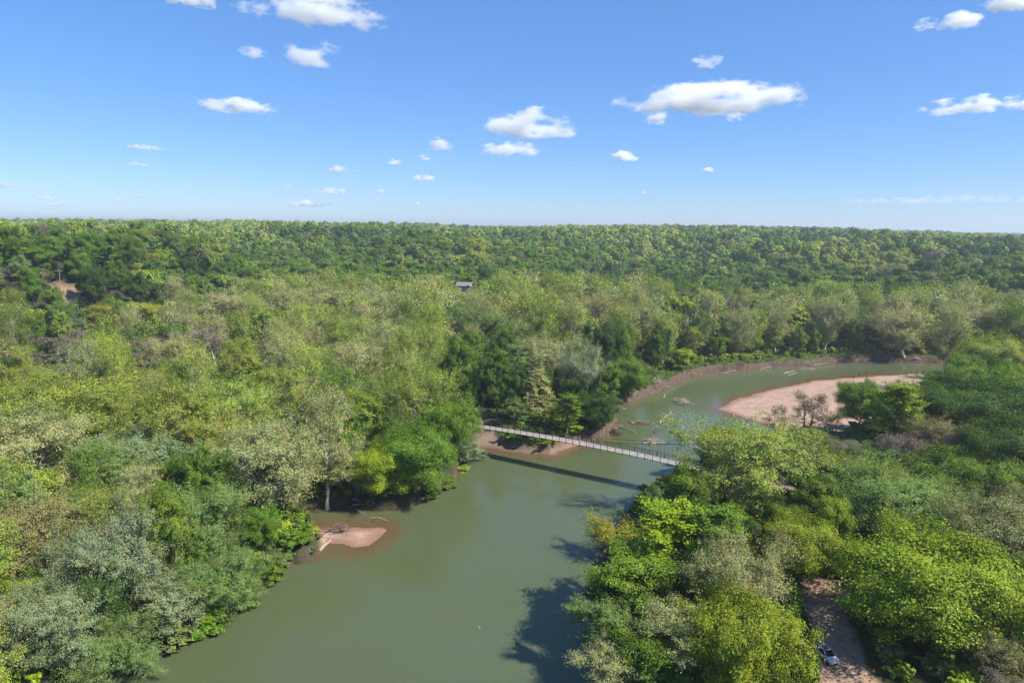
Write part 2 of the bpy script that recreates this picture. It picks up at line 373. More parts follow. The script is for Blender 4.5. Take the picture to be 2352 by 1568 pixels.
def build_terrain():
    rr = np.concatenate([[3, 20, 40, 60], np.arange(70, 420, 1.05), 420 * (9500 / 420) ** (np.linspace(0, 1, 150))])
    th = np.concatenate([np.linspace(-180, -46, 40, endpoint=False), np.linspace(-46, 46, 600, endpoint=False), np.linspace(46, 180, 41)])
    RR, TH = np.meshgrid(rr, np.radians(th), indexing='ij')
    X, Y = RR * np.sin(TH), RR * np.cos(TH)
    z, a = land(X.ravel(), Y.ravel()); nr, nth = X.shape
    V = np.stack([X.ravel(), Y.ravel(), z], 1)
    i, j = np.meshgrid(np.arange(nr - 1), np.arange(nth - 1), indexing='ij'); q = i * nth + j
    Q = np.stack([q, q + 1, q + nth + 1, q + nth], -1).reshape(-1, 4)
    fm = lambda k: a[k][Q].mean(1)
    fd, fz = fm('d'), z[Q].mean(1)
    cx, cyy = V[Q][:, :, 0].mean(1), V[Q][:, :, 1].mean(1)
    cls = np.zeros(len(Q), int)
    cls[(fm('mud') > .5)] = 1
    sandf = (fm('sand') > .5) & (fd > 0)
    for k, p in enumerate(SAND.values()):
        cls[sandf & (sdist(p, cx, cyy) < 4)] = 2 + k
    rf = fm('road') > .5
    cls[rf & (fd < 300)] = 5
    cls[fd <= 0] = 6
    names = ['ground', 'river_bank', 'sandbar', 'gravel_spit', 'muddy_shore', 'dirt_track', 'river_bed']
    labs = {'ground': 'wooded ground of the valley floor and hills', 'river_bank': 'eroded red brown earth bank along the river', 'sandbar': 'broad pinkish sandbar on the inside of the river bend',
            'gravel_spit': 'small pale gravel spit jutting from the left bank', 'muddy_shore': 'muddy pink shore below the footbridge', 'dirt_track': 'dappled sandy dirt track between the trees', 'river_bed': 'river bed under the murky water'}
    for c, nm in enumerate(names):
        F = Q[cls == c]
        if not len(F): continue
        use, inv = np.unique(F, return_inverse=True); F2 = inv.reshape(F.shape)
        me = mesh_from(nm, V[use], [F2], [GROUND], smooth=True, attrs={k: ('FLOAT', 'POINT', a[k][use].astype(np.float32)) for k in ('sandcol', 'mud', 'grass', 'road')})
        tag(link(nm, me), labs[nm], kind='structure')
    # the water surface
    wf = (z[Q].min(1) < .35) & (fd < 2.5)
    F = Q[wf]; use, inv = np.unique(F, return_inverse=True)
    Vw = V[use].copy(); Vw[:, 2] = 0
    dep = np.clip(-z[use] / 1.9, 0, 1)
    me = mesh_from('water', Vw, [inv.reshape(F.shape)], [WATER], smooth=True, attrs={'depth': ('FLOAT', 'POINT', dep.astype(np.float32))})
    tag(link('water', me), 'murky green river bending through the woods', kind='structure')
build_terrain()

# ------------------------------------------------------------------ trees: growth
def unit(v): return v / (np.linalg.norm(v, axis=-1, keepdims=True) + 1e-9)

def grow(rg, H, Rr, base, shape, nl=14, nsub=6, ntw=4, rise=.7, lean=(0, 0), tr=.017, forks=1, bare=False, droop=0.0):
    """skeleton: pieces (p0, p1, r0, r1) sorted as trunk, limbs, twigs, and the tips that carry leaves"""
    T, Lb, Tw, tips, tdir = [], [], [], [], []
    stems = []
    for f in range(forks):
        a0 = rg.uniform(0, 6.28); sp = (0 if forks == 1 else rg.uniform(.10, .2))
        k = 9; t = np.linspace(0, 1, k); top = H * (.93 if f == 0 else rg.uniform(.75, .9))
        P = np.stack([lean[0] * H * t ** 1.3 + math.cos(a0) * sp * H * t + np.cumsum(rg.normal(0, .006 * H, k)) * (t > .1),
                      lean[1] * H * t ** 1.3 + math.sin(a0) * sp * H * t + np.cumsum(rg.normal(0, .006 * H, k)) * (t > .1), top * t], 1)
        rad = H * tr * (1 - t * .93) / (1 if forks == 1 else 1.25); rad[0] *= 1.5
        for i in range(k - 1): T.append((P[i], P[i + 1], rad[i], rad[i + 1]))
        stems.append((P, rad))
        tips.append(P[-1]); tdir.append(np.array([0, 0, 1.0]))
    env = {'dome': lambda u: (.62 + .38 * math.sin(min(1, u * 1.9) * math.pi / 2)) * math.sqrt(max(.03, 1 - max(0, (u - .3) / .72) ** 2.2)), 'round': lambda u: math.sqrt(max(0.0, 1 - (2 * u - .85) ** 2 / 1.35)), 'vase': lambda u: (.35 + .65 * math.sin(min(1, u * 1.15) * math.pi * .62)) * (1 if u < .8 else 1 - (u - .8) * 2.3),
           'cone': lambda u: (1 - u) ** .85 * .95 + .06, 'tall': lambda u: math.sin(math.pi * (u * .8 + .16)) ** .6}[shape]
    ga = rg.uniform(0, 6.28)
    for i in range(nl):
        P, rad = stems[i % forks]
        u = (i + rg.uniform(0, .9)) / nl; h = base + (1 - base) * u * .97
        k = min(h / (P[-1, 2] / H), .98) * (len(P) - 1); ki = int(k); fr = k - ki
        p0 = P[ki] * (1 - fr) + P[min(ki + 1, len(P) - 1)] * fr; rb = (rad[ki] * (1 - fr) + rad[min(ki + 1, len(P) - 1)] * fr) * .8
        ga += 2.4 + rg.normal(0, .35)
        el = rise * (.55 + .75 * u) + rg.normal(0, .1); el = min(el, 1.35)
        Lh = Rr * env(u) * rg.uniform(.75, 1.15)
        Ln = min(Lh / max(math.cos(el), .5), Rr * 1.3)
        d = np.array([math.cos(ga) * math.cos(el), math.sin(ga) * math.cos(el), math.sin(el)])
        n = 5; pts = [p0]
        for q in range(n):
            d = unit(d + rg.normal(0, .13, 3) + np.array([0, 0, .10 - droop * q * .2])); pts.append(pts[-1] + d * Ln / n)
        pts = np.array(pts); rl = rb * np.linspace(1, .12, n + 1) + .012
        for q in range(n): Lb.append((pts[q], pts[q + 1], rl[q], rl[q + 1]))
        tips.append(pts[-1]); tdir.append(d)
        for s in range(nsub):
            v = .28 + .72 * (s + rg.uniform(0, 1)) / nsub; kk = min(v * n, n - .01); ki = int(kk); q0 = pts[ki] * (1 - kk + ki) + pts[ki + 1] * (kk - ki)
            dd = unit(unit(pts[ki + 1] - pts[ki]) * .8 + rg.normal(0, .62, 3) + np.array([0, 0, .28 - droop])); Ls = Ln * rg.uniform(.25, .5) * (1.1 - v * .45)
            m1 = q0 + dd * Ls * .5; d2 = unit(dd + rg.normal(0, .25, 3) + np.array([0, 0, .15 - droop])); m2 = m1 + d2 * Ls * .5
            rs = max(rl[ki] * .5, .016)
            Lb.append((q0, m1, rs, rs * .6)); Lb.append((m1, m2, rs * .6, rs * .3)); tips.append(m2); tdir.append(d2)
            for w_ in range(ntw):
                o = m1 * .6 + q0 * .4 if w_ % 2 else m1 * .5 + m2 * .5
                d3 = unit(d2 + rg.normal(0, .75, 3) + np.array([0, 0, .25 - droop])); Lt = Ls * rg.uniform(.35, .7)
                e = o + d3 * Lt; Tw.append((o, e, rs * .35, .010)); tips.append(e); tdir.append(d3)
                if bare:
                    for _ in range(5):
                        b = o + d3 * Lt * rg.uniform(.2, 1); d4 = unit(d3 + rg.normal(0, .6, 3) + np.array([0, 0, .3])); Tw.append((b, b + d4 * Lt * rg.uniform(.4, .9), .026, .012))
    return T, Lb, Tw, np.array(tips), np.array(tdir)

def stack_segs(S, n):
    if not S: return np.zeros((0, 3)), np.zeros((0, 4), int)
    a = [np.array(c) for c in zip(*S)]; return segs(a[0], a[1], a[2], a[3], n)

def leaves(rg, tips, tdir, count, size, cr, elong=1.0, flat=.75, narrow=.55, crown_c=None, upw=.5, shade_amp=.17, jit=.5):
    """leaf faces in clumps about the tips; cr is the clump radius"""
    m = len(tips); per = np.maximum(1, (rg.uniform(.5, 1.5, m) * count / m)).astype(int)
    idx = np.repeat(np.arange(m), per); k = len(idx)
    g = rg.normal(0, 1, (k, 3)); g = unit(g) * (rg.uniform(0, 1, (k, 1)) ** .45)
    crs = cr * rg.uniform(.7, 1.35, m)[idx][:, None]
    off = g * crs; off[:, 2] *= flat
    if elong > 1: off = off * .6 + tdir[idx] * (rg.uniform(-.8, 1.0, (k, 1)) * crs * elong)
    C = tips[idx] + off
    cc = crown_c if crown_c is not None else tips.mean(0)
    nrm = unit(unit(C - cc) * .45 + unit(off) * .5 + rg.normal(0, jit, (k, 3)) + np.array([0, 0, upw]))
    u = unit(np.cross(nrm, rg.normal(0, 1, (k, 3)))); 
    if elong > 1: u = unit(u * .6 + tdir[idx] * 1.0); u = unit(u - nrm * (u * nrm).sum(1, keepdims=True))
    v = np.cross(nrm, u)
    s = (size * rg.uniform(.6, 1.35, k))[:, None]
    V = np.stack([C - u * s, C - v * s * narrow + nrm * s * .12, C + u * s, C + v * s * narrow + nrm * s * .12], 1).reshape(-1, 3)
    Q = np.arange(k * 4).reshape(k, 4)
    cl = 1 + shade_amp * rg.uniform(-1, 1, m)[idx]; lf = 1 + .15 * rg.uniform(-1, 1, k); b = np.clip(cl * lf, .35, 1.7)
    hue = rg.uniform(-1, 1, m)[idx] * .17 + rg.uniform(-1, 1, k) * .06
    colr = np.stack([b * (1 + hue), b, b * (1 - hue * .5), np.ones(k)], 1)
    return V, Q, np.repeat(colr, 4, 0)

def leaf_mesh(name, V, Q, colr): return mesh_from(name, V, [Q], [LEAF], attrs={'shade': ('FLOAT_COLOR', 'POINT', colr.astype(np.float32))})

# every kind is grown at unit-like real size; copies are scaled
KINDS = {
    # kind: (variants, H, R, grow kwargs, leaf kwargs)
    'sycamore': (4, 23, 7.4, dict(base=.30, shape='vase', nl=20, nsub=7, ntw=4, rise=.9, tr=.019), dict(count=19000, size=.15, cr=1.15, elong=1.35, narrow=.5)),
    'maple': (4, 16, 5.6, dict(base=.2, shape='dome', nl=19, nsub=6, ntw=4, rise=.62), dict(count=34000, size=.165, cr=1.15, flat=.9)),
    'willow': (3, 15, 5.4, dict(base=.15, shape='round', nl=17, nsub=7, ntw=4, rise=.8, forks=3), dict(count=32000, size=.14, cr=.8, elong=1.6, narrow=.42)),
    'poplar': (2, 21, 4.4, dict(base=.25, shape='tall', nl=20, nsub=5, ntw=4, rise=.85), dict(count=20000, size=.17, cr=.9, elong=1.4)),
    'bare': (3, 18, 5.2, dict(base=.2, shape='vase', nl=15, nsub=7, ntw=5, rise=1.0, bare=True, forks=2), dict(count=5200, size=.095, cr=.8)),
    'cedar': (2, 13, 3.0, dict(base=.06, shape='cone', nl=46, nsub=4, ntw=2, rise=.25), dict(count=9000, size=.22, cr=.5, narrow=.3)),
    'spire': (1, 17, 4.2, dict(base=.04, shape='cone', nl=80, nsub=4, ntw=3, rise=.75), dict(count=26000, size=.19, cr=.75, elong=1.2, narrow=.5)),
    'broad': (2, 17, 10.5, dict(base=.2, shape='dome', nl=34, nsub=9, ntw=4, rise=.62), dict(count=82000, size=.165, cr=1.35, flat=.9)),
    'broadsyc': (2, 22, 11.5, dict(base=.2, shape='vase', nl=36, nsub=8, ntw=4, rise=.85, forks=3, tr=.021), dict(count=48000, size=.16, cr=1.2, elong=1.35, narrow=.5)),
    'broadwillow': (2, 15, 8.5, dict(base=.14, shape='dome', nl=28, nsub=9, ntw=4, rise=.8, forks=4), dict(count=80000, size=.125, cr=.95, elong=1.6, narrow=.42)),
    'bush': (3, 5, 2.6, dict(base=.05, shape='round', nl=9, nsub=5, ntw=3, rise=.7, forks=2), dict(count=4200, size=.19, cr=.55)),
    'droop': (1, 13, 5.2, dict(base=.2, shape='round', nl=15, nsub=7, ntw=4, rise=.55, forks=2, lean=(-.42, 0), droop=.28), dict(count=10000, size=.19, cr=.8, elong=2.0, narrow=.3)),
}
PROTO = {}
def make_kinds():
    for kd, (nv, H, Rr, gk, lk) in KINDS.items():
        out = []
        for v in range(nv):
            rg = np.random.default_rng(sum(map(ord, kd)) * 31 + v)
            T, Lb, Tw, tips, tdir = grow(rg, H, Rr, **gk)
            q = np.array([*[p[1] for p in Lb], *[p[1] for p in Tw]]); ext = lk['cr'] * .55
            fz = (H - ext) / q[:, 2].max(); fr = (Rr - ext) / np.percentile(np.hypot(q[:, 0] - q[:, 0].mean() * ('lean' in gk), q[:, 1]), 96)
            f3 = np.array([fr, fr, fz])
            T, Lb, Tw = ([(p[0] * f3, p[1] * f3, p[2], p[3]) for p in S] for S in (T, Lb, Tw)); tips = tips * f3
            if kd in ('cedar', 'spire'): mk = tips[:, 2] > H * .05; tips, tdir = tips[mk], tdir[mk]
            Vt, Qt = stack_segs(T, 7); Vl, Ql = stack_segs(Lb, 4); Vw, Qw = stack_segs(Tw, 3)
            trunk = mesh_from('trunk_' + kd, np.concatenate([Vt, Vl]), [np.concatenate([Qt, Ql + len(Vt)])], [BARK], smooth=True)
            LV, LQ, LC = leaves(rg, tips, tdir, **lk)
            nV = len(LV)
            V = np.concatenate([LV, Vw]); Q = np.concatenate([LQ, Qw + nV])
            mi = np.concatenate([np.zeros(len(LQ)), np.ones(len(Qw))])
            colr = np.concatenate([LC, np.ones((len(Vw), 4))])
            crown = mesh_from('crown_' + kd, V, [Q], [LEAF, BARK], mi, attrs={'shade': ('FLOAT_COLOR', 'POINT', colr.astype(np.float32))})
            # distant versions: fewer, larger leaf sprays and only the main limbs
            far = []
            for (cnt, sz, sub) in ((.15, 2.3, 1), (.036, 4.6, 0)) if kd not in ('spire', 'droop', 'broad', 'broadsyc', 'broadwillow') else ((.002, 2.3, 0), (.002, 2.3, 0)):
                lk2 = dict(lk); lk2['count'] = max(60, int(lk['count'] * cnt)); lk2['size'] = lk['size'] * sz; lk2['narrow'] = .8; lk2['jit'] = .38 if sub else .25; lk2['cr'] = lk['cr'] * (1.1 if sub else 1.35)
                fV, fQ, fC = leaves(rg, tips, tdir, **lk2)
                if kd == 'bare':
                    kk = rg.permutation(len(Tw))[:int(len(Tw) * (.5 if sub else .22))]
                    tw = [(Tw[i][0], Tw[i][1], Tw[i][2] * (1.6 if sub else 3), Tw[i][3] * (2 if sub else 5)) for i in kk]
                    bV, bQ = stack_segs(T + Lb + tw, 3)
                else:
                    bV, bQ = stack_segs(T[::1] + (Lb[:: 1] if sub else []), 3)
                VV = np.concatenate([fV, bV]); QQ = np.concatenate([fQ, bQ + len(fV)])
                far.append(mesh_from('far_' + kd, VV, [QQ], [LEAF, BARK], np.concatenate([np.zeros(len(fQ)), np.ones(len(bQ))]),
                                     attrs={'shade': ('FLOAT_COLOR', 'POINT', np.concatenate([fC, np.ones((len(bV), 4))]).astype(np.float32))}))
            if kd not in ('bare', 'spire', 'droop', 'broad', 'broadsyc', 'broadwillow'):
                c = np.array([0, 0, H * (.5 + gk['base'] * .5)]); ax = np.array([Rr, Rr, H * (.5 - gk['base'] * .5)])
                nb = 30; gd = unit(rg.normal(0, 1, (nb, 3)) + [0, 0, .35]); bc = c + gd * ax * rg.uniform(.45, .78, (nb, 1)) * (1 if kd != 'cedar' else np.clip(1.1 - gd[:, 2:3], .15, 1)); br_ = rg.uniform(.26, .42, nb) * Rr
                bi = rg.integers(0, nb, 760); dv = unit(rg.normal(0, 1, (760, 3)) + unit(bc[bi] - c) * .9 + [0, 0, .25]); C = bc[bi] + dv * br_[bi][:, None]
                nn = unit(dv + rg.normal(0, .28, (760, 3))); u_ = unit(np.cross(nn, rg.normal(0, 1, (760, 3)))); v_ = np.cross(nn, u_); sz_ = (Rr * .115 * rg.uniform(.6, 1.3, 760))[:, None]
                fV = np.stack([C - u_ * sz_, C - v_ * sz_, C + u_ * sz_, C + v_ * sz_], 1).reshape(-1, 3); fQ = np.arange(760 * 4).reshape(-1, 4)
                b_ = (1 + .14 * rg.uniform(-1, 1, nb)[bi] + .10 * rg.uniform(-1, 1, 760))[:, None] * np.ones((1, 4)); fC = np.repeat(b_, 4, 0)
                bV, bQ = stack_segs(T, 3)
                far[1] = mesh_from('far_' + kd, np.concatenate([fV, bV]), [np.concatenate([fQ, bQ + len(fV)])], [LEAF, BARK], np.concatenate([np.zeros(len(fQ)), np.ones(len(bQ))]),
                                   attrs={'shade': ('FLOAT_COLOR', 'POINT', np.concatenate([fC, np.ones((len(bV), 4))]).astype(np.float32))})
            out.append(dict(trunk=trunk, crown=crown, near=(trunk, crown), mid=far[0], far=far[1]))
        PROTO[kd] = out
make_kinds()

# own colours of young leaves and bark, as reflectances
TINT = {'tan': (.32, .33, .12), 'olive': (.275, .33, .048), 'yellow': (.29, .31, .026), 'green': (.13, .215, .017), 'deep': (.058, .112, .015), 'silver': (.215, .275, .13),
        'lime': (.245, .325, .016), 'sage': (.17, .24, .062), 'cedar': (.03, .05, .016), 'brown': (.225, .22, .08), 'mauve': (.26, .215, .165)}
BARKT = {'white': (.62, .56, .50), 'grey': (.24, .20, .17), 'dark': (.085, .068, .055), 'mauve': (.27, .22, .20)}
WORD = {'tan': 'pale tan', 'olive': 'olive', 'yellow': 'yellow green', 'green': 'mid green', 'deep': 'dark green', 'silver': 'silvery', 'lime': 'bright lime', 'sage': 'sage green', 'cedar': 'blackish green', 'brown': 'brownish', 'mauve': 'greyish purple'}
KNAME = {'sycamore': ('sycamore_tree', 'sycamore'), 'maple': ('broadleaf_tree', 'round crowned tree'), 'willow': ('willow_tree', 'willow'), 'poplar': ('poplar_tree', 'slender tree'), 'bare': ('bare_tree', 'bare twiggy tree'),
         'cedar': ('cedar_tree', 'cedar'), 'broad': ('broadleaf_tree', 'spreading tree'), 'broadsyc': ('sycamore_tree', 'spreading sycamore'), 'broadwillow': ('willow_tree', 'spreading willow'), 'spire': ('conical_tree', 'conical tree'), 'bush': ('bush', 'bush'), 'droop': ('leaning_tree', 'drooping tree')}

def jitter_tint(c, rg, a=.14):
    b = rg.uniform(1 - a, 1 + a); return tuple(float(np.clip(x * b * rg.uniform(.93, 1.07), .01, .9)) for x in c)

TREES = []      # dict(kind, var, x, y, z, sx, sz, rz, tint, bark, label, word)
def add_tree(kind, x, y, H=None, Wd=None, tint='green', bark='grey', rz=None, label=None, z=None, rg=rng, group=None, col=None):
    nv, H0, R0 = KINDS[kind][0], KINDS[kind][1], KINDS[kind][2]
    H = H or H0; Wd = Wd or R0 * 2 * H / H0
    TREES.append(dict(kind=kind, var=int(rg.integers(nv)), x=float(x), y=float(y), z=gz(x, y) - .1 if z is None else float(z), sx=Wd / (2 * R0) , sz=H / H0, rz=float(rg.uniform(0, 6.28)) if rz is None else rz,
                      tint=jitter_tint(TINT[tint], rg) if col is None else col, bark=jitter_tint(BARKT[bark], rg), label=label, word=tint, group=group, H=H, R=Wd / 2))
    return TREES[-1]

def hero(kind, px, py, wpx, H, tint, label, bark='grey', rz=None, g=3.4):
    if kind in ('sycamore', 'willow', 'poplar') and py < 900 and px < 2300: H *= 1.22
    """a tree whose top is seen at (px, py) and whose crown is wpx wide"""
    d = fwd + rgt * ((px - 1176) / FPX) + upv * ((784 - py) / FPX); hd = math.hypot(d[0], d[1])
    tt = np.arange(70, 2600, 1.5) / hd; zz, _ = land(d[0] * tt, d[1] * tt); k = int(np.argmax(CAM_Z + d[2] * tt <= zz + H)); g = float(zz[k])
    p = np.array([d[0] * tt[k], d[1] * tt[k], g + H]); dist = np.linalg.norm(p - np.array([0, 0, CAM_Z])); Wm = wpx * dist / FPX
    if kind == 'droop': rz = 0.0; p = p + np.array([.62 * H, 0, 0])
    if Wm > 15 and kind == 'maple': kind = 'broad'
    if Wm > 16 and kind == 'sycamore': kind = 'broadsyc'
    if Wm > 14 and kind == 'willow': kind = 'broadwillow'
    return add_tree(kind, p[0], p[1], H, wpx * dist / FPX * 1.02, tint, bark, rz, label, g - .1)

